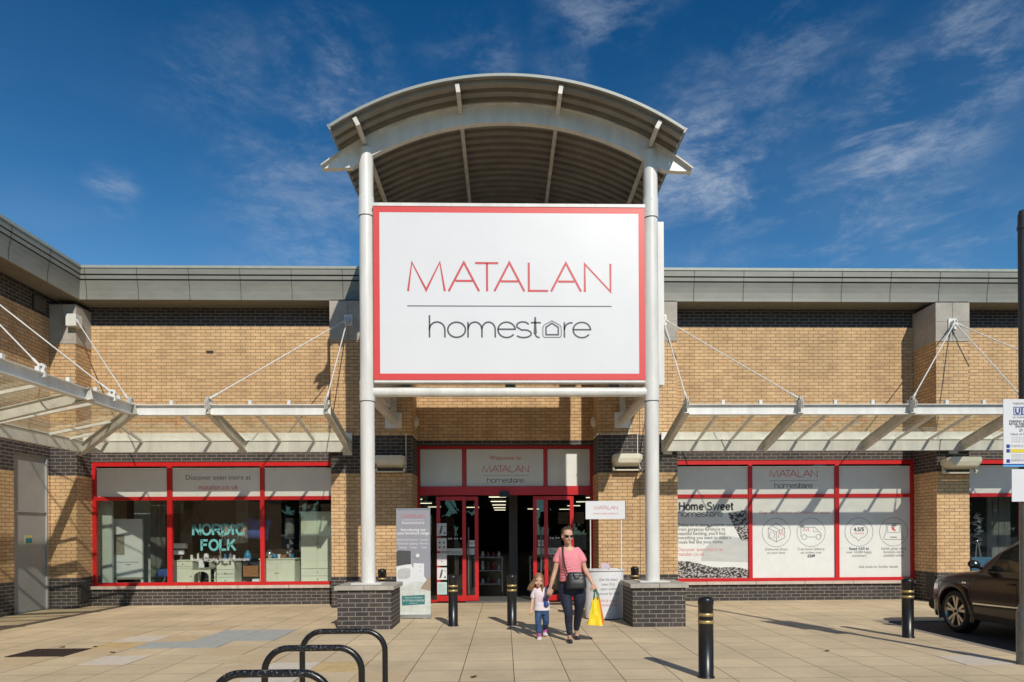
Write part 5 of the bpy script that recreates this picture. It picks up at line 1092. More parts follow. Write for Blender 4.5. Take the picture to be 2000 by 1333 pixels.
lm = mat('dry_leaf', (.10, .06, .03), .8, var=.3); rg = random.Random(8)
for x, y, lb in ((-5.88, 9.95, 'small dry leaf on the paving behind the iron cover'), (-5.35, 9.45, 'small dry leaf on the paving right of the iron cover'), (-6.35, 9.95, 'small dry leaf above the iron cover'), (-.35, 7.6, 'tiny dry leaf in the middle foreground'), (4.3, 9.0, 'tiny dry leaf on the bare paving left of the car'), (-7.6, 10.4, 'small dry leaf at the far left of the paving')):
    mb = MB(); n = 7; P = [(.05 * math.cos(t) * (1 + .3 * math.sin(3 * t)), .028 * math.sin(t), .004 + .012 * abs(math.sin(2 * t))) for t in [2 * math.pi * i / n for i in range(n)]]
    mb.add(P + [(0, 0, .003)], [(i, (i + 1) % n, n) for i in range(n)]); o = mb.build('dry_leaf', lm, None, lb, 'leaf', 'dry leaves on the paving', fix=False); o.location = (x, y, .003); o.rotation_euler = (0, 0, rg.uniform(0, 6))
# ================================================================ people
def catmull(P, k=5):
    P = [Vector(p) for p in P]; out = []
    for i in range(len(P) - 1):
        a, b, c, d = P[max(i - 1, 0)], P[i], P[i + 1], P[min(i + 2, len(P) - 1)]
        for j in range(k):
            t = j / k; out.append(.5 * ((2 * b) + (c - a) * t + (2 * a - 5 * b + 4 * c - d) * t * t + (-a + 3 * b - 3 * c + d) * t ** 3))
    out.append(P[-1]); return out
def limb(mb, pts, rad, m=0, n=14):
    q = catmull([(*p, r) if False else Vector((p[0], p[1], p[2])) for p in pts]); rr = catmull([(r, 0, 0) for r in rad]); rs = [v.x for v in rr]
    mb.tube(q, rs, n, m); mb.ball(q[0], rs[0], m, n, 8); mb.ball(q[-1], rs[-1], m, n, 8)
def loft(mb, rings, n=28, m=0, ex=2.3):
    rr = []
    for i in range(len(rings) - 1):
        for j in range(4):
            t = j / 4; a = rings[i]; b = rings[i + 1]; s = t * t * (3 - 2 * t); rr.append([a[k] + (b[k] - a[k]) * (s if k > 2 else t) for k in range(5)])
    rr.append(rings[-1]); vs = []
    for cx, cy, z, rx, ry in rr:
        for j in range(n):
            a = 2 * math.pi * j / n; c_, s_ = math.cos(a), math.sin(a)
            vs.append((cx + rx * math.copysign(abs(c_) ** (2 / ex), c_), cy + ry * math.copysign(abs(s_) ** (2 / ex), s_), z))
    k = len(rr); mb.add(vs, [(i * n + j, i * n + (j + 1) % n, (i + 1) * n + (j + 1) % n, (i + 1) * n + j) for i in range(k - 1) for j in range(n)], m, True)
    mb.add(vs[:n], [tuple(range(n))[::-1]], m); mb.add(vs[-n:], [tuple(range(n))], m)
def hand(mb, w_, d, nrm, side, L=.175, curl=.5, thumb=1):
    """palm with four unequal curled fingers and a thumb from its side"""
    w_, d, nrm = Vector(w_), Vector(d).normalized(), Vector(nrm); nrm = (nrm - d * nrm.dot(d)).normalized(); s = d.cross(nrm) * side
    s_ = L / .175; mb.ball(w_ + d * .045 * s_, (.001,) * 3, 0, 4, 4)
    for i, off in enumerate((-.03, -.010, .010, .028)):
        root = w_ + d * .085 * s_ + s * off * s_; lens = (.060, .074, .078, .070)[i] * s_; r = .0085 * s_
        mb.tube([w_ + s * off * .4 * s_, w_ + d * .04 * s_ + s * off * .9 * s_, root], [.016 * s_, .016 * s_, .0115 * s_], 8)
        p = root; a = curl * .5; P = [p]
        for k in range(3):
            dd = d * math.cos(a) + nrm * math.sin(a); p = p + dd * lens * (.42, .32, .26)[k]; P.append(p); a += curl
        mb.tube(P, [.0095 * s_, r, r * .92, r * .75], 8); mb.ball(P[-1], r * .78, 0, 8, 6); mb.ball(P[0], .0105 * s_, 0, 8, 6)
    t0 = w_ + d * .02 * s_ + s * .022 * s_; t1 = t0 + (d * .6 + s * .8).normalized() * .035 * s_; t2 = t1 + (d * .85 + s * .25 + nrm * .4).normalized() * .032 * s_; t3 = t2 + (d * .8 + nrm * .5 - s * .1).normalized() * .025 * s_
    mb.tube([t0, t1, t2, t3], [.015 * s_, .0125 * s_, .0105 * s_, .0085 * s_], 8); mb.ball(t3, .0085 * s_, 0, 8, 6)
def fused(mb, name, mats, parent, voxel, smooth=3, assign=None, drop=None, label=None, cat=None, top=None):
    """all volumes melted into one continuous surface"""
    tmp = MB(); tmp.v, tmp.f, tmp.m, tmp.s = mb.v, mb.f, mb.m, mb.s; o = tmp.build('tmp', mats)
    r = o.modifiers.new('r', 'REMESH'); r.mode = 'VOXEL'; r.voxel_size = voxel; r.use_smooth_shade = True
    s = o.modifiers.new('s', 'SMOOTH'); s.iterations = smooth; s.factor = .5
    bpy.context.view_layer.update(); me = bpy.data.meshes.new_from_object(o.evaluated_get(bpy.context.evaluated_depsgraph_get())); me.name = name
    bpy.data.objects.remove(o); me.materials.clear()
    for m in (mats if isinstance(mats, (list, tuple)) else [mats]): me.materials.append(m)
    if drop:
        bm = bmesh.new(); bm.from_mesh(me); bmesh.ops.delete(bm, geom=[f for f in bm.faces if drop(f.calc_center_median())], context='FACES'); bm.to_mesh(me); bm.free()
    if assign:
        for p in me.polygons: p.material_index = assign(p.center)
    else:
        for p in me.polygons: p.material_index = 0
    for p in me.polygons: p.use_smooth = True
    base = Vector(top) if top else wloc(parent); me.transform(Matrix.Translation(-base))
    q = bpy.data.objects.new(name, me); COL.objects.link(q); q.parent = parent
    if top: q.location = base
    return tag(q, label, cat)
def skinmat(name, c):
    m = mat(name, c, .5, var=.08, vs=12); p = m.node_tree.nodes['Principled BSDF']; p.inputs['Subsurface Weight'].default_value = .08; p.inputs['Subsurface Radius'].default_value = (.02, .008, .004); return m
skin = skinmat('skin', (.60, .36, .25)); skin_c = skinmat('child_skin', (.66, .42, .31)); lips = mat('lips', (.48, .17, .15), .4, var=0); brow = mat('eyebrow', (.12, .07, .045), .8, var=0)
def frame(c, yaw, pitch=0, roll=0):
    Mx = Matrix.Rotation(yaw, 3, 'Z') @ Matrix.Rotation(pitch, 3, 'X') @ Matrix.Rotation(roll, 3, 'Y'); return lambda x, y, z: Vector(c) + Mx @ Vector((x, y, z)), Mx
# face looks along -y of the frame; s scales an adult head (about .23 m high, centre at eye level)
def head(mb, F, Mx, s=1.0, child=False):
    B = lambda c, r, nu=16, nv=12: mb.ball(F(*[q * s for q in c]), tuple(q * s for q in r), 0, nu, nv, Mx)
    B((0, .012, .035), (.072, .088, .078)); B((0, -.008, -.015), (.062, .074, .078)); B((0, -.030, -.068), (.040, .042, .036)); B((0, -.062, -.088), (.019, .018, .015))
    for q in (-1, 1): B((q * .032, -.052, -.030), (.026, .026, .026), 10, 8); B((q * .074, .012, -.008), (.010, .018, .030), 10, 8); B((q * .030, -.066, .024), (.024, .012, .010), 8, 6)
    B((0, -.080, -.012), (.0095, .012, .028), 10, 8); B((0, -.090, -.030), (.0125, .013, .0105), 10, 8)
    for q in (-1, 1): B((q * .010, -.083, -.033), (.008, .009, .007), 8, 6)
    B((0, -.072, -.056), (.023, .012, .007), 10, 6); B((0, -.071, -.064), (.020, .012, .007), 10, 6)
# ---- woman
HX, HY, HZ = .934, 10.09, 1.556
F, Mx = frame((HX, HY, HZ), R(14), R(2))
mb = MB(); head(mb, F, Mx, 1.09)
limb(mb, [(.945, 10.145, 1.33), (.942, 10.135, 1.42), (.936, 10.11, 1.50)], [.064, .053, .053])
loft(mb, [(1.005, 10.14, .78, .12, .09), (1.005, 10.14, .84, .165, .11), (.99, 10.14, .95, .145, .10), (.98, 10.14, 1.05, .122, .09), (.97, 10.135, 1.20, .142, .105), (.96, 10.135, 1.30, .155, .09), (.955, 10.14, 1.37, .12, .06), (.948, 10.14, 1.41, .05, .045)])
limb(mb, [(.835, 10.14, 1.345), (.785, 10.145, 1.20), (.756, 10.155, 1.055), (.715, 10.14, .92), (.678, 10.15, .785)], [.047, .041, .035, .033, .022])
limb(mb, [(1.085, 10.14, 1.345), (1.155, 10.14, 1.20), (1.20, 10.14, 1.052), (1.255, 10.07, .945), (1.298, 10.01, .842)], [.047, .041, .035, .033, .022])
hand(mb, (.678, 10.15, .785), (-.18, .10, -1), (-.2, 1, .1), 1, .165, .75); hand(mb, (1.298, 10.01, .842), (.35, -.1, -1), (0, 1, 0), -1, .165, .95)
for (kx, ky, ax, ay, az, hx) in ((.934, 10.02, .951, 10.03, .095, .915), (1.105, 10.17, 1.086, 10.35, .115, 1.095)):
    limb(mb, [(hx, 10.13, .80), (hx, 10.10, .62), (kx, ky, .445), ((kx + ax) / 2, (ky + ay) / 2 + .02, .28), (ax, ay, az)], [.088, .075, .052, .048, .030])
def foot(mb, ax, ay, az, tx, ty, tz, r=1.0, up=0):
    a, t = Vector((ax, ay, az)), Vector((tx, ty, tz)); h = Vector((ax, ay + .035 * r, az - .055 * r)); limb(mb, [h, (a + t) / 2 + Vector((0, 0, -.005)), t], [.027 * r, .031 * r, .024 * r], n=12); limb(mb, [a + Vector((0, 0, .02)), h], [.03 * r, .028 * r])
foot(mb, .951, 10.03, .085, .948, 9.865, .026); foot(mb, 1.086, 10.35, .105, 1.080, 10.19, .030)
fx = lambda p: Mx.inverted() @ (p - Vector((HX, HY, HZ)))
def face_assign(p):
    q = fx(Vector(p)) / 1.09
    if q.y < -.066 and abs(q.x) < .023 and -.071 < q.z < -.052: return 1
    return 0
WM = fused(mb, 'person', [skin, lips], None, .0048, 3, face_assign, label='woman in pink t shirt and navy trousers holding a yellow shopping bag', cat='person', top=(1.0, 10.1, 0))
pink = mat('pink_cotton', (.80, .27, .31), .85, var=.07, vs=14, bump=.35, bs=14); navy = mat('navy_denim', (.012, .017, .040), .8, var=.3, vs=20, bump=.25, bs=25)
mb = MB()
loft(mb, [(1.005, 10.135, .885, .188, .135), (.998, 10.135, .95, .182, .132), (.985, 10.135, 1.05, .160, .122), (.975, 10.13, 1.16, .163, .132), (.965, 10.13, 1.25, .168, .128), (.96, 10.135, 1.33, .165, .095), (.955, 10.14, 1.385, .115, .065), (.95, 10.14, 1.40, .06, .05)])
for q in (-1, 1): mb.ball((.968 + q * .060, 10.055, 1.215), (.07, .05, .075), 0, 14, 10)
limb(mb, [(.845, 10.14, 1.34), (.805, 10.143, 1.265), (.778, 10.148, 1.20)], [.058, .060, .063]); limb(mb, [(1.075, 10.14, 1.34), (1.13, 10.14, 1.265), (1.160, 10.14, 1.20)], [.058, .060, .063])
for k in range(8):   # cloth folds pulled across the waist by the bag strap
    z = .90 + .045 * k; mb.tube(catmull([(.835, 10.07, z - .02), (.875, 10.020, z + .005), (.94, 10.008, z + .03), (1.02, 10.012, z + .045), (1.09, 10.04, z + .04)]), [.003, .006, .008, .010, .011, .011, .011, .010, .010, .009, .009, .008, .008, .008, .007, .007, .006, .006, .005, .004, .003], 6)
def neckhole(p): return ((p.x - .945) / .098) ** 2 + ((p.z - 1.42) / .088) ** 2 < 1 or (p.z > 1.385) or ((p.z < 1.175) and (p.x < .80 or p.x > 1.15) and p.z > 1.10)
fused(mb, 't_shirt', pink, WM, .006, 3, drop=neckhole)
mb = MB(); loft(mb, [(1.005, 10.14, .665, .09, .085), (1.005, 10.14, .73, .165, .11), (1.005, 10.14, .80, .185, .125), (1.003, 10.14, .88, .172, .118), (1.0, 10.14, .93, .155, .11)])
for (kx, ky, ax, ay, az, hx) in ((.934, 10.02, .951, 10.03, .13, .905), (1.105, 10.17, 1.086, 10.345, .15, 1.105)):
    limb(mb, [(hx, 10.135, .80), (hx + .005, 10.10, .62), (kx, ky, .445), ((kx + ax) / 2, (ky + ay) / 2 + .025, .28), (ax, ay, az)], [.100, .092, .066, .058, .044])
    for k in range(3): mb.tube([(ax - .045, ay - .02, az + .03 + .03 * k), (ax, ay - .05, az + .02 + .035 * k), (ax + .045, ay - .02, az + .035 + .03 * k)], .006, 6)
fused(mb, 'trousers', navy, WM, .0065, 2)
shoe_m = mat('navy_shoe', (.010, .013, .035), .4)
def shoeflat(ax, ay, az, tx, ty, tz):
    mb = MB(); h = (ax, ay + .04, tz + (az - .085) * .6); limb(mb, [h, ((ax + tx) / 2, (ay + ty) / 2, (h[2] + tz) / 2), (tx, ty - .005, tz)], [.031, .036, .031], n=12); mb.box(ax - .034, ax + .034, ty, ay + .06, 0.0, .012)
    return fused(mb, 'shoe', shoe_m, WM, .005, 2, drop=lambda p: p.z > tz + .012 + .10 * max(0, p.y - (ay - .02)) and (p.y - ty) > .05 and (p.y - ay) < .05 and abs(p.x - ax) < .026)
shoeflat(.951, 10.03, .085, .948, 9.865, .030); shoeflat(1.086, 10.35, .085, 1.080, 10.19, .030)
hairm = mat('brown_hair', (.115, .065, .036), .55, var=.35, vs=60, bump=.4, bs=120, stretch=(3, 3, .6))
mb = MB(); mb.ball(F(0, .022, .050), (.088, .098, .088), 0, 20, 14, Mx); mb.ball(F(0, .125, .058), (.040, .036, .038), 0, 14, 10, Mx); mb.ball(F(0, .055, -.01), (.078, .066, .08), 0, 14, 10, Mx)
fused(mb, 'hair', hairm, WM, .005, 2, drop=lambda p: (lambda q: q.y < -.030 + .02 * (q.z > .10) and q.z < .098 or (q.y < .016 and q.z < .036))(fx(p)))
mb = MB(); rg = random.Random(4)
for k in range(70):
    a = rg.uniform(-1.9, 1.9); sx_ = math.sin(a); cz = math.cos(a)
    P = [F(.070 * sx_, -.052 + .03 * abs(sx_), .050 + .088 * max(cz, -.1) * .8), F(.088 * sx_, .02, .052 + .090 * cz), F(.060 * sx_, .085, .052 + .070 * cz), F(.02 * sx_, .118, .058 + .03 * cz)]
    mb.tube(catmull(P, 3), .0035, 5)
for k in range(26):
    a = rg.uniform(0, 6.28); c0 = F(0, .125, .058); b_ = Vector((math.cos(a), .3 * math.sin(a * 2), math.sin(a)))
    mb.tube([c0 + b_ * .036, c0 + Vector((b_.z, .2, -b_.x)) * .038, c0 - b_ * .037], .004, 5)
mb.build('hair_strands', hairm, WM)
mb = MB()
for q in (-1, 1):
    P = [F(1.09 * q * x, 1.09 * (-.082 + .012 * (x / .06) ** 2), 1.09 * z) for x, z in ((.008, .012), (.060, .017), (.062, -.004), (.048, -.020), (.022, -.019), (.009, -.004))]; P2 = [p - Mx @ Vector((0, .006, 0)) for p in P]
    mb.add(P + P2, [(0, 1, 2, 3, 4, 5), (11, 10, 9, 8, 7, 6)] + [(i, (i + 1) % 6, 6 + (i + 1) % 6, 6 + i) for i in range(6)])
    mb.tube([F(q * .065, -.081, .011), F(q * .083, -.033, .013), F(q * .087, .022, .009)], .003, 6)
mb.tube([F(-.011, -.096, .007), F(.011, -.096, .007)], .003, 6); mb.build('sunglasses', mat('dark_lens', (.008, .008, .010), .08, coat=.5), WM)
# handbag
HB = empty('handbag', (1.045, 9.95, .785), 'black leather handbag with long strap worn across the woman', 'handbag')
mb = MB(); loft(mb, [(1.045, 9.945, .79, .135, .055), (1.045, 9.945, .80, .150, .068), (1.045, 9.95, .86, .150, .068), (1.042, 9.955, .95, .138, .055), (1.04, 9.96, 1.0, .122, .035), (1.04, 9.96, 1.03, .100, .016)], ex=3.2)
leather = mat('black_leather', (.018, .017, .018), .38, var=.2, vs=30, bump=.2, bs=90); mb.build('bag_body', leather, HB)
mb = MB(); mb.tube(catmull([(.92, 9.955, 1.0), (.885, 9.98, 1.12), (.865, 10.00, 1.25), (.862, 10.045, 1.36), (.868, 10.12, 1.412), (.90, 10.22, 1.36), (1.0, 10.28, 1.15), (1.15, 10.27, .98), (1.205, 10.15, .95), (1.18, 10.0, .98), (1.155, 9.96, 1.0)]), .011, 8); mb.build('strap', mat('dark_brown_strap', (.030, .016, .016), .5), HB)
mb = MB(); mb.tube(catmull([(1.00, 9.915, 1.01), (1.02, 9.885, .96), (1.05, 9.875, .945), (1.09, 9.885, .97), (1.10, 9.915, 1.0)]), .006, 8); mb.build('handle', leather, HB)
# shopping bag held in her left hand
YB = empty('shopping_bag', (1.345, 9.98, .25), 'yellow and orange shopping bag with green handles in the woman\'s hand', 'shopping bag')
ym = mat('yellow_bag', (.85, .62, .01), .4, var=.1, vs=10, bump=.8, bs=9); om = mat('orange_bag', (.78, .24, .02), .45, var=.15, vs=10, bump=.6, bs=9); dm = mat('brown_bag_side', (.10, .055, .045), .5, var=.3, vs=12); gm = mat('green_handle', (.01, .12, .06), .5)
rg = random.Random(2)
def panel(c4, m_, name):
    n = 10; mb = MB(); a, b, c_, d_ = map(Vector, c4); vs = []
    nn = (b - a).cross(d_ - a).normalized()
    for j in range(n + 1):
        for i in range(n + 1):
            u, v = i / n, j / n; p = (a * (1 - u) + b * u) * (1 - v) + (d_ * (1 - u) + c_ * u) * v
            edge = min(1, 6 * min(u, 1 - u)) ; vs.append(p + nn * (.010 * math.sin(9 * u + 2.3 * v) * math.cos(5 * v) + rg.uniform(-.003, .003)) * edge)
    mb.add(vs, [(j * (n + 1) + i, j * (n + 1) + i + 1, (j + 1) * (n + 1) + i + 1, (j + 1) * (n + 1) + i) for j in range(n) for i in range(n)], 0, True); return mb.build(name, m_, YB, fix=False)
A, B_, C_, D_ = (1.205, 9.90, .262), (1.415, 9.865, .250), (1.465, 10.03, .300), (1.25, 10.08, .28); a_, b_, c__, d__ = (1.285, 9.945, .645), (1.365, 9.935, .65), (1.395, 10.0, .655), (1.30, 10.01, .65)
panel((A, B_, b_, a_), ym, 'front_panel'); panel((B_, C_, c__, b_), om, 'side_panel'); panel((C_, D_, d__, c__), ym, 'back_panel'); panel((D_, A, a_, d__), dm, 'side_panel')
mb = MB(); mb.quad(A, B_, C_, D_); mb.build('base_panel', om, YB)
for p, q in (((1.30, 9.942, .62), (1.355, 9.938, .62)), ((1.315, 10.0, .62), (1.385, 10.0, .62))):
    mb = MB(); mb.tube(catmull([p, (p[0] + .005, p[1], .70), (1.325, 9.985, .775), (q[0] - .01, q[1], .70), q]), .0085, 6); mb.build('handle', gm, YB)
# ---- child
CH = (.516, 10.37, .888); Fc, Mc = frame(CH, R(4), R(16), R(4)); fc = lambda p: Mc.inverted() @ (p - Vector(CH))
mb = MB(); head(mb, Fc, Mc, .86, True)
for q in (-1, 1): mb.ball(Fc(q * .034, -.045, -.035), (.026, .022, .024), 0, 10, 8, Mc)
limb(mb, [(.545, 10.42, .74), (.535, 10.415, .78), (.522, 10.40, .83)], [.04, .033, .034])
loft(mb, [(.565, 10.42, .38, .085, .07), (.565, 10.42, .46, .10, .075), (.56, 10.42, .56, .095, .07), (.55, 10.42, .68, .105, .065), (.545, 10.42, .745, .085, .045), (.54, 10.42, .77, .03, .03)])
limb(mb, [(.462, 10.42, .735), (.44, 10.43, .66), (.428, 10.43, .585), (.41, 10.42, .50), (.396, 10.40, .435)], [.032, .030, .026, .024, .017]); hand(mb, (.396, 10.40, .435), (-.1, -.05, -1), (.2, .9, 0), 1, .105, .45)
limb(mb, [(.635, 10.42, .745), (.672, 10.41, .715), (.690, 10.36, .66), (.685, 10.28, .67), (.678, 10.225, .69)], [.032, .030, .026, .023, .017]); hand(mb, (.678, 10.225, .69), (-.25, -.85, .25), (0, .3, 1), 1, .105, .8)
for (hx, kx, ky, ax, ay, az) in ((.525, .508, 10.37, .517, 10.37, .085), (.605, .628, 10.44, .624, 10.60, .12)): limb(mb, [(hx, 10.42, .42), (kx, ky, .255), (ax, ay, az)], [.055, .038, .025])
def assign_c(p):
    q = fc(Vector(p)) / .86
    if q.y < -.066 and abs(q.x) < .013 and -.064 < q.z < -.056: return 1
    if q.y < -.045 and .014 < abs(q.x) < .046 and .020 < q.z < .027: return 2
    if q.y < -.045 and .018 < abs(q.x) < .042 and -.006 < q.z < .002: return 2
    return 0
lips_c = mat('child_lips', (.56, .29, .24), .45, var=0)
CD = fused(mb, 'person', [skin_c, lips_c, brow], None, .0038, 2, assign_c, label='small girl in white t shirt, jeans and pink trainers looking down', cat='person', top=(.56, 10.4, 0))
tee = mat('white_cotton', (.74, .66, .70), .85, var=.08, vs=20, bump=.3, bs=18); prt = mat('rose_print', (.45, .16, .20), .8, var=.3, vs=60); jean = mat('blue_denim', (.035, .085, .20), .85, var=.55, vs=16, bump=.3, bs=40); purple = mat('purple_cloth', (.14, .11, .25), .85, var=.2, vs=25)
mb = MB(); loft(mb, [(.568, 10.42, .425, .128, .098), (.567, 10.42, .50, .118, .092), (.562, 10.42, .60, .110, .084), (.552, 10.42, .69, .115, .075), (.547, 10.42, .75, .092, .052), (.543, 10.42, .775, .045, .038)])
limb(mb, [(.468, 10.42, .735), (.445, 10.428, .685), (.434, 10.43, .635)], [.038, .042, .044]); limb(mb, [(.63, 10.42, .745), (.668, 10.412, .72), (.685, 10.385, .69)], [.038, .041, .043])
fused(mb, 't_shirt', [tee, prt], CD, .005, 3, assign=lambda p: 1 if (p.y < 10.37 and .505 < p.x < .57 and .55 < p.z < .66 and math.sin(p.x * 260) + math.sin(p.z * 240 + p.x * 90) > .75) else 0, drop=lambda p: p.z > .766 and abs(p.x - .54) < .045)
mb = MB(); loft(mb, [(.565, 10.42, .36, .10, .08), (.565, 10.42, .44, .112, .085), (.565, 10.42, .465, .108, .082)])
for (hx, kx, ky, ax, ay, az) in ((.518, .508, 10.365, .517, 10.37, .115), (.612, .628, 10.435, .624, 10.59, .145)):
    limb(mb, [(hx, 10.42, .41), (kx, ky, .255), (ax, ay, az)], [.063, .050, .045]); mb.tube([(kx - .05, ky - .02, .22), (kx, ky - .055, .205), (kx + .05, ky - .02, .22)], .008, 6)
fused(mb, 'jeans', jean, CD, .005, 2)
tr = mat('pink_trainer', (.50, .13, .36), .6, var=.15, vs=30); sole = mat('white_sole', (.7, .68, .68), .6)
for (ax, ay, az, tx, ty, tz, z0) in ((.517, 10.375, .075, .517, 10.255, .036, 0.0), (.624, 10.62, .105, .614, 10.51, .062, .025)):
    mb = MB(); limb(mb, [(ax, ay + .02, az - .02), ((ax + tx) / 2, (ay + ty) / 2, (az + tz) / 2 - .006), (tx, ty, tz)], [.036, .035, .031], n=12); limb(mb, [(ax, ay, az - .01), (ax, ay, az + .03)], [.034, .034])
    mb.box(ax - .034, ax + .034, ty - .02, ay + .045, z0, z0 + .02)
    fused(mb, 'shoe', [tr, sole], CD, .004, 2, assign=lambda p, z0=z0, tz=tz, ty=ty: 1 if p.z < z0 + .022 or (p.y < ty + .0 and p.z < tz + .008) else 0)
gold_hair = mat('light_brown_hair', (.30, .175, .085), .5, var=.4, vs=70, stretch=(3, 3, .5)); rg = random.Random(11)
mb = MB(); mb.ball(Fc(0, .018, .036), (.070, .080, .071), 0, 20, 14, Mc)
hr = MB(); hr.v, hr.f, hr.m, hr.s = mb.v[:], mb.f[:], mb.m[:], mb.s[:]
for k in range(280):
    a = rg.uniform(-2.45, 2.45) * 1.0; ex_ = math.sin(a); ey = math.cos(a)
    sx_, sy_ = .064 * ex_, .018 + .074 * ey
    if sy_ < -.040: continue
    top = Fc(.03 * ex_, .015 + .04 * ey, .096 + rg.uniform(-.004, .003)); mid = Fc(sx_ * rg.uniform(.98, 1.06), sy_, .02 + rg.uniform(-.01, .01)); L_ = rg.uniform(.10, .17)
    wind = (-.055 if ex_ < .2 else -.008) * rg.uniform(.5, 1.2)
    low = mid + Vector((wind * .5 + .01 * ex_, .01, -L_ * .6)); end = low + Vector((wind * .9 + rg.uniform(-.012, .012), rg.uniform(-.01, .02), -L_ * .55))
    hr.tube(catmull([top, mid, low, end], 3), [.0065, .0065, .0065, .0065, .0065, .0065, .006, .005, .004, .0025][:10], 6)
hair_o = hr.build('hair', gold_hair, CD)
me = hair_o.data
bm = bmesh.new(); bm.from_mesh(me); off = Vector((.56, 10.4, 0))
bmesh.ops.delete(bm, geom=[f for f in bm.faces if (lambda q: q.y < -.020 and q.z < .066 - .25 * abs(q.x) and abs(q.x) < .050)(fc(f.calc_center_median() + off))], context='FACES'); bm.to_mesh(me); bm.free()
PB = empty('toy_shoulder_bag', (.64, 10.31, .52), 'little blue pouch on a purple strap hanging on the girl', 'bag')
mb = MB(); limb(mb, [(.622, 10.33, .545), (.630, 10.32, .52)], [.034, .040]); fused(mb, 'pouch', mat('royal_blue_cloth', (.02, .07, .30), .6, var=.3, vs=40), PB, .005, 2)
mb = MB(); mb.tube(catmull([(.630, 10.32, .55), (.645, 10.315, .63), (.660, 10.345, .74), (.655, 10.41, .795), (.645, 10.46, .74)]), [.012, .013, .015, .017, .018, .019, .02, .02, .02, .02, .02, .02, .02, .019, .018, .016, .014, .014, .014, .012, .012], 10); mb.tube(catmull([(.612, 10.315, .55), (.595, 10.315, .60), (.600, 10.315, .62), (.615, 10.315, .58)]), .006, 6); mb.build('strap', purple, PB)
# ================================================================ brown car, nose towards the shop
CZ = -.02
CAR = empty('parked_car', (8.05, 9.3, CZ), 'dark brown sport utility car parked nose in at the right edge', 'car')
paint = mat('brown_metallic_paint', (.018, .0058, .0040), .22, .10, var=.04, coat=.32, spec=.4); clad = mat('black_cladding', (.022, .022, .021), .6, var=.1); rub = mat('tyre_rubber', (.014, .014, .014), .75, var=.2); alloy = mat('alloy', (.55, .50, .43), .28, .85, var=.05); chr_ = mat('chrome_trim', (.75, .72, .68), .15, .95, var=0)
ST_ = [  # y, half width, sill z, belt z, upper z, cabin?
 (11.56, .42, .38, .62, .68, 0), (11.52, .62, .26, .68, .75, 0), (11.43, .76, .24, .74, .82, 0), (11.25, .86, .25, .81, .89, 0), (11.0, .895, .27, .865, .945, 0), (10.7, .90, .29, .915, .985, 0), (10.4, .90, .30, .955, 1.015, 0), (10.22, .90, .30, .975, 1.05, 0),
 (9.95, .90, .30, .99, 1.27, 1), (9.60, .90, .30, 1.0, 1.50, 1), (9.30, .90, .30, 1.01, 1.585, 1), (8.8, .90, .30, 1.02, 1.63, 1), (8.2, .90, .30, 1.03, 1.635, 1), (7.7, .895, .31, 1.04, 1.60, 1), (7.45, .87, .32, 1.05, 1.52, 1), (7.25, .84, .34, 1.05, 1.15, 0), (7.15, .74, .40, .95, 1.0, 0)]
def sect(w_, zs, zb, zu, cab_):
    base = [(w_ * .955, zs - .04), (w_ * .99, zs + .06), (w_, zs + .25), (w_ * .995, zb - .14), (w_ * .965, zb - .02), (w_ * .93, zb + .01)]
    if cab_: k = min(1, (zu - zb) / .55); base += [(w_ * (.93 - .13 * k), zb + (zu - zb) * .82), (w_ * (.93 - .20 * k), zb + (zu - zb) * .96), (w_ * .45, zu + .005), (0, zu + .012)]
    else: base += [(w_ * .88, zb + (zu - zb) * .45), (w_ * .76, zb + (zu - zb) * .85), (w_ * .42, zu), (0, zu + .015)]
    return base
mb = MB(); S = []
# denser stations for smoothness
def lerp_st(k=4):
    out = []
    for i in range(len(ST_) - 1):
        for j in range(k):
            t = j / k; out.append([ST_[i][q] + (ST_[i + 1][q] - ST_[i][q]) * t for q in range(5)] + [ST_[i][5] if t < .5 else ST_[i + 1][5]])
    out.append(list(ST_[-1])); return out
for y, w_, zs, zb_, zu, cb in lerp_st(3):
    h = sect(w_, zs, zb_, zu, 1 if (zu - zb_) > .11 else 0); S.append([(8.05 - x, y, z + CZ) for x, z in h] + [(8.05 + x, y, z + CZ) for x, z in reversed(h[:-1])])
n = len(S[0]); vs = [p for s in S for p in s]
mb.add(vs, [(i * n + j, i * n + j + 1, (i + 1) * n + j + 1, (i + 1) * n + j) for i in range(len(S) - 1) for j in range(n - 1)] + [(i * n + n - 1, i * n, (i + 1) * n, (i + 1) * n + n - 1) for i in range(len(S) - 1)], 0, True)
mb.add(S[0], [tuple(range(n))]); mb.add(S[-1], [tuple(range(n))[::-1]])
body = mb.build('body', paint, None)
bm = bmesh.new(); bm.from_mesh(body.data); bmesh.ops.remove_doubles(bm, verts=bm.verts, dist=.0005); bmesh.ops.recalc_face_normals(bm, faces=bm.faces); bm.to_mesh(body.data); bm.free()
WYs = (10.70, 8.07); cut = MB()
for wy in WYs: cut.tube([(6.9, wy, .35 + CZ), (7.42, wy, .35 + CZ)], .385, 40); cut.tube([(8.68, wy, .35 + CZ), (9.2, wy, .35 + CZ)], .385, 40)
co = cut.build('cutter', paint); bo = body.modifiers.new('b', 'BOOLEAN'); bo.object = co; bo.operation = 'DIFFERENCE'; bo.solver = 'EXACT'
bpy.context.view_layer.update(); me = bpy.data.meshes.new_from_object(body.evaluated_get(bpy.context.evaluated_depsgraph_get())); me.name = 'body'
bpy.data.objects.remove(body); bpy.data.objects.remove(co); me.transform(Matrix.Translation(-Vector((8.05, 9.3, CZ))))
body = bpy.data.objects.new('body', me); COL.objects.link(body); body.parent = CAR
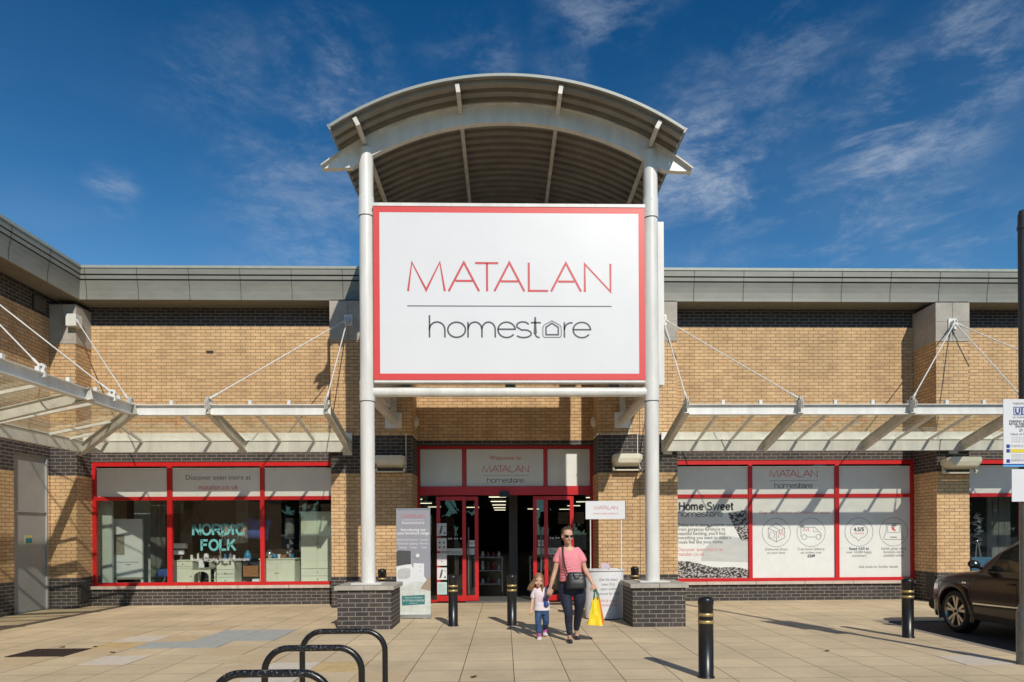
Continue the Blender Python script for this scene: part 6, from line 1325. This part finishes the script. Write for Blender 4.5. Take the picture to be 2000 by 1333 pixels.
def onside(y, z, off=.004):   # left flank
    best = None
    for k in range(len(ST_) - 1):
        a, b = ST_[k], ST_[k + 1]
        if a[0] >= y >= b[0]:
            t = (a[0] - y) / (a[0] - b[0]); w_, zs, zb_, zu = [a[q] + (b[q] - a[q]) * t for q in range(1, 5)]; h = sect(w_, zs, zb_, zu, 1 if (zu - zb_) > .11 else 0)
            for i in range(len(h) - 1):
                if h[i][1] <= z <= h[i + 1][1]: u = (z - h[i][1]) / (h[i + 1][1] - h[i][1]); return Vector((8.05 - (h[i][0] + (h[i + 1][0] - h[i][0]) * u) - off, y, z + CZ))
            return Vector((8.05 - w_ - off, y, z + CZ))
    return Vector((7.15 - off, y, z + CZ))
def sheet(yz, rows, name, m_, off=.004, par=None):
    mb = MB(); vs = []; k = len(yz[0])
    for row in yz:
        for (y, z) in row: vs.append(onside(y, z, off))
    mb.add(vs, [(r * k + i, r * k + i + 1, (r + 1) * k + i + 1, (r + 1) * k + i) for r in range(len(yz) - 1) for i in range(k - 1)], 0, True); return mb.build(name, m_, par or CAR)
# arch flares, wheels
for wy in WYs:
    for sx_, xx in ((-1, 7.15), (1, 8.95)):
        mb = MB(); P = [(wy + .40 * math.cos(R(a)), .35 + .40 * math.sin(R(a))) for a in range(-25, 206, 7)]; o_ = [(wy + .455 * math.cos(R(a)), .35 + .455 * math.sin(R(a))) for a in range(-25, 206, 7)]; i_ = [(wy + .372 * math.cos(R(a)), .35 + .372 * math.sin(R(a))) for a in range(-25, 206, 7)]
        k = len(P); dx = sx_
        def fx_(pt, o2):
            if sx_ < 0: v = onside(min(max(pt[0], 7.16), 11.5), min(max(pt[1], .30), .80), 0); return (v.x - o2, pt[0], pt[1] + CZ)
            v = onside(min(max(pt[0], 7.16), 11.5), min(max(pt[1], .30), .80), 0); return (16.1 - v.x + o2, pt[0], pt[1] + CZ)
        vs = [fx_(p, .002) for p in o_] + [fx_(p, .022) for p in P] + [fx_(p, .018) for p in i_] + [fx_(p, -.10) for p in i_]
        mb.add(vs, [(r * k + i, r * k + i + 1, (r + 1) * k + i + 1, (r + 1) * k + i) for r in range(3) for i in range(k - 1)], 0, True); mb.build('wheel_arch', paint if sx_ < 0 else paint, CAR)
        x = xx + (.02 if sx_ < 0 else -.02); wh = empty('wheel', (x, wy, .34 + CZ)); wh.parent = CAR; wh.location = Vector((x, wy, .34 + CZ)) - Vector(CAR.location); s = -sx_
        prof = [(.235, 0.0), (.25, -.004), (.285, -.006), (.318, .004), (.336, .03), (.340, .06), (.340, .16), (.336, .19), (.318, .215), (.25, .22)]
        def ring(prof, m_, name, nn=40):
            mb = MB(); vs = [(x + s * d_, wy + r_ * math.cos(2 * math.pi * j / nn), .34 + CZ + r_ * math.sin(2 * math.pi * j / nn)) for r_, d_ in prof for j in range(nn)]
            mb.add(vs, [(i * nn + j, i * nn + (j + 1) % nn, (i + 1) * nn + (j + 1) % nn, (i + 1) * nn + j) for i in range(len(prof) - 1) for j in range(nn)], 0, True); return mb.build(name, m_, wh)
        ring(prof, rub, 'tyre'); ring([(.252, .002), (.243, -.004), (.234, .004), (.228, .06), (.228, .20), (.252, .21)], alloy, 'rim')
        ring([(.22, .07), (.10, .075), (.001, .075)], clad, 'brake_disc')
        mb = MB(); C0 = Vector((x, wy, .34 + CZ))
        for k5 in range(5):
            for dd in (-.17, .17):
                a = 2 * math.pi * k5 / 5 + math.pi / 2; a1 = a + dd * 1.25; a0 = a + dd * .75
                p0 = C0 + Vector((s * .022, .050 * math.cos(a0), .050 * math.sin(a0))); p1 = C0 + Vector((s * .012, .236 * math.cos(a1), .236 * math.sin(a1)))
                d_ = (p1 - p0).normalized(); t_ = Vector((1, 0, 0)).cross(d_); q = []
                for p, w1 in ((p0, .014), (p1, .026)):
                    q += [p + t_ * w1, p - t_ * w1, p - t_ * w1 * .8 + Vector((s * .03, 0, 0)), p + t_ * w1 * .8 + Vector((s * .03, 0, 0))]
                mb.add(q, [(0, 1, 2, 3), (7, 6, 5, 4), (0, 4, 5, 1), (1, 5, 6, 2), (2, 6, 7, 3), (3, 7, 4, 0)])
        mb.tube([C0 + Vector((s * .05, 0, 0)), C0 + Vector((s * .012, 0, 0))], .058, 20); mb.build('spokes', alloy, wh)
        mb = MB(); mb.tube([C0 + Vector((s * .012, 0, 0)), C0 + Vector((s * .004, 0, 0))], .026, 16); mb.build('hub_cap', clad, wh)
# glass, pillars, trim
def gw(pts_low, pts_up, name='side_window', m_=None, off=.005):
    rows = []; k = 8
    for r in range(5):
        t = r / 4; rows.append([(pts_low[0] + (pts_low[1] - pts_low[0]) * i / k + (pts_up[0] - pts_low[0] + ((pts_up[1] - pts_up[0]) - (pts_low[1] - pts_low[0])) * i / k) * t, None) for i in range(k + 1)])
    mb = MB(); vs = []
    for r, row in enumerate(rows):
        for i, (y, _) in enumerate(row):
            zb_, zu = None, None
            for q in range(len(ST_) - 1):
                a, b = ST_[q], ST_[q + 1]
                if a[0] >= y >= b[0]: t = (a[0] - y) / (a[0] - b[0]); zb_ = a[3] + (b[3] - a[3]) * t; zu = a[4] + (b[4] - a[4]) * t
            z = zb_ + .03 + (zb_ + (zu - zb_) * .80 - zb_ - .03) * r / 4; vs.append(onside(y, z, off))
    kk = k + 1; mb.add(vs, [(r * kk + i, r * kk + i + 1, (r + 1) * kk + i + 1, (r + 1) * kk + i) for r in range(4) for i in range(k)], 0, True); return mb.build(name, m_, CAR)
dg = mat('dark_window_glass', (.018, .024, .020), .04, coat=1.0, var=0)
gw((10.05, 9.18), (9.80, 9.20), m_=dg); gw((9.08, 8.25), (9.10, 8.28), m_=dg); gw((8.15, 7.62), (8.18, 7.72), m_=dg)
mb = MB(); vs = []
for i in range(9):
    t = i / 8
    for j in range(9):
        x = 8.05 + (-.74 + 1.48 * j / 8) * (1 - .14 * t); yy = 10.24 - .68 * t; zu = 1.055 + .455 * t; vs.append((x, yy, zu + CZ + .028 - .05 * abs(2 * j / 8 - 1) ** 3))
mb.add(vs, [(i * 9 + j, i * 9 + j + 1, (i + 1) * 9 + j + 1, (i + 1) * 9 + j) for i in range(8) for j in range(8)], 0, True); mb.build('windscreen', dg, CAR)
for y in (10.33, 9.36, 8.30):
    sheet([[(y + .004, z), (y - .004, z)] for z in (.33, .45, .6, .75, .85, .93)], 0, 'door_gap', M['joint'], .0025)
sheet([[(10.24 - .96 * i / 6, .50 + .03 * i / 6 + d_) for i in range(7)] for d_ in (0, .020)], 0, 'chrome_strip', chr_, .014); sheet([[(9.35 - 1.0 * i / 6, .532 + .01 * i / 6 + d_) for i in range(7)] for d_ in (0, .020)], 0, 'chrome_strip', chr_, .014)
sheet([[(10.26 - .9 * i / 6, .462 + .03 * i / 6 + d_) for i in range(7)] for d_ in (0, .037)], 0, 'door_moulding', clad, .010)
sheet([[(10.26 - 1.75 * i / 8, z) for i in range(9)] for z in (.262, .30, .36)], 0, 'sill_cladding', clad, .008)
sheet([[(10.50 - .10 * i / 3, z) for i in range(4)] for z in (.80, .825)], 0, 'side_badge', chr_, .006)
for y in (9.47, 8.42):
    mb = MB(); p = onside(y, .86, .0); mb.tube(catmull([p + Vector((0, -.085, 0)), p + Vector((-.035, -.05, .0)), p + Vector((-.038, .04, 0)), p + Vector((0, .085, 0))]), .013, 8); mb.build('door_handle', paint, CAR)
for s_, xx in ((-1, 7.15), (1, 8.95)):
    mb = MB(); mb.ball((xx + s_ * .10, 10.08, 1.10), (.09, .06, .065), 0, 16, 12); mb.tube([(xx - s_ * .02, 10.06, 1.03), (xx + s_ * .06, 10.07, 1.06)], .022, 8); q = mb.build('wing_mirror', paint, CAR)
    mb = MB(); mb.ball((xx + s_ * .10, 10.045, 1.10), (.075, .046, .052), 0, 14, 10); mb.build('mirror_glass', dg, q)
hl = mat('headlight_glass', (.55, .57, .58), .12, .3, var=.3, vs=40, coat=1.0)
sheet([[(11.46 - .34 * i / 6, .62 + .05 * i / 6 + .12 * r * (1 - .35 * i / 6)) for i in range(7)] for r in (0, .5, 1)], 0, 'headlight', hl, .006)
mb = MB(); mb.tube(catmull([(7.35, 11.50, .36), (7.6, 11.60, .34), (8.05, 11.62, .34), (8.5, 11.60, .34), (8.75, 11.50, .36)]), .10, 10); mb.build('bumper', clad, CAR)
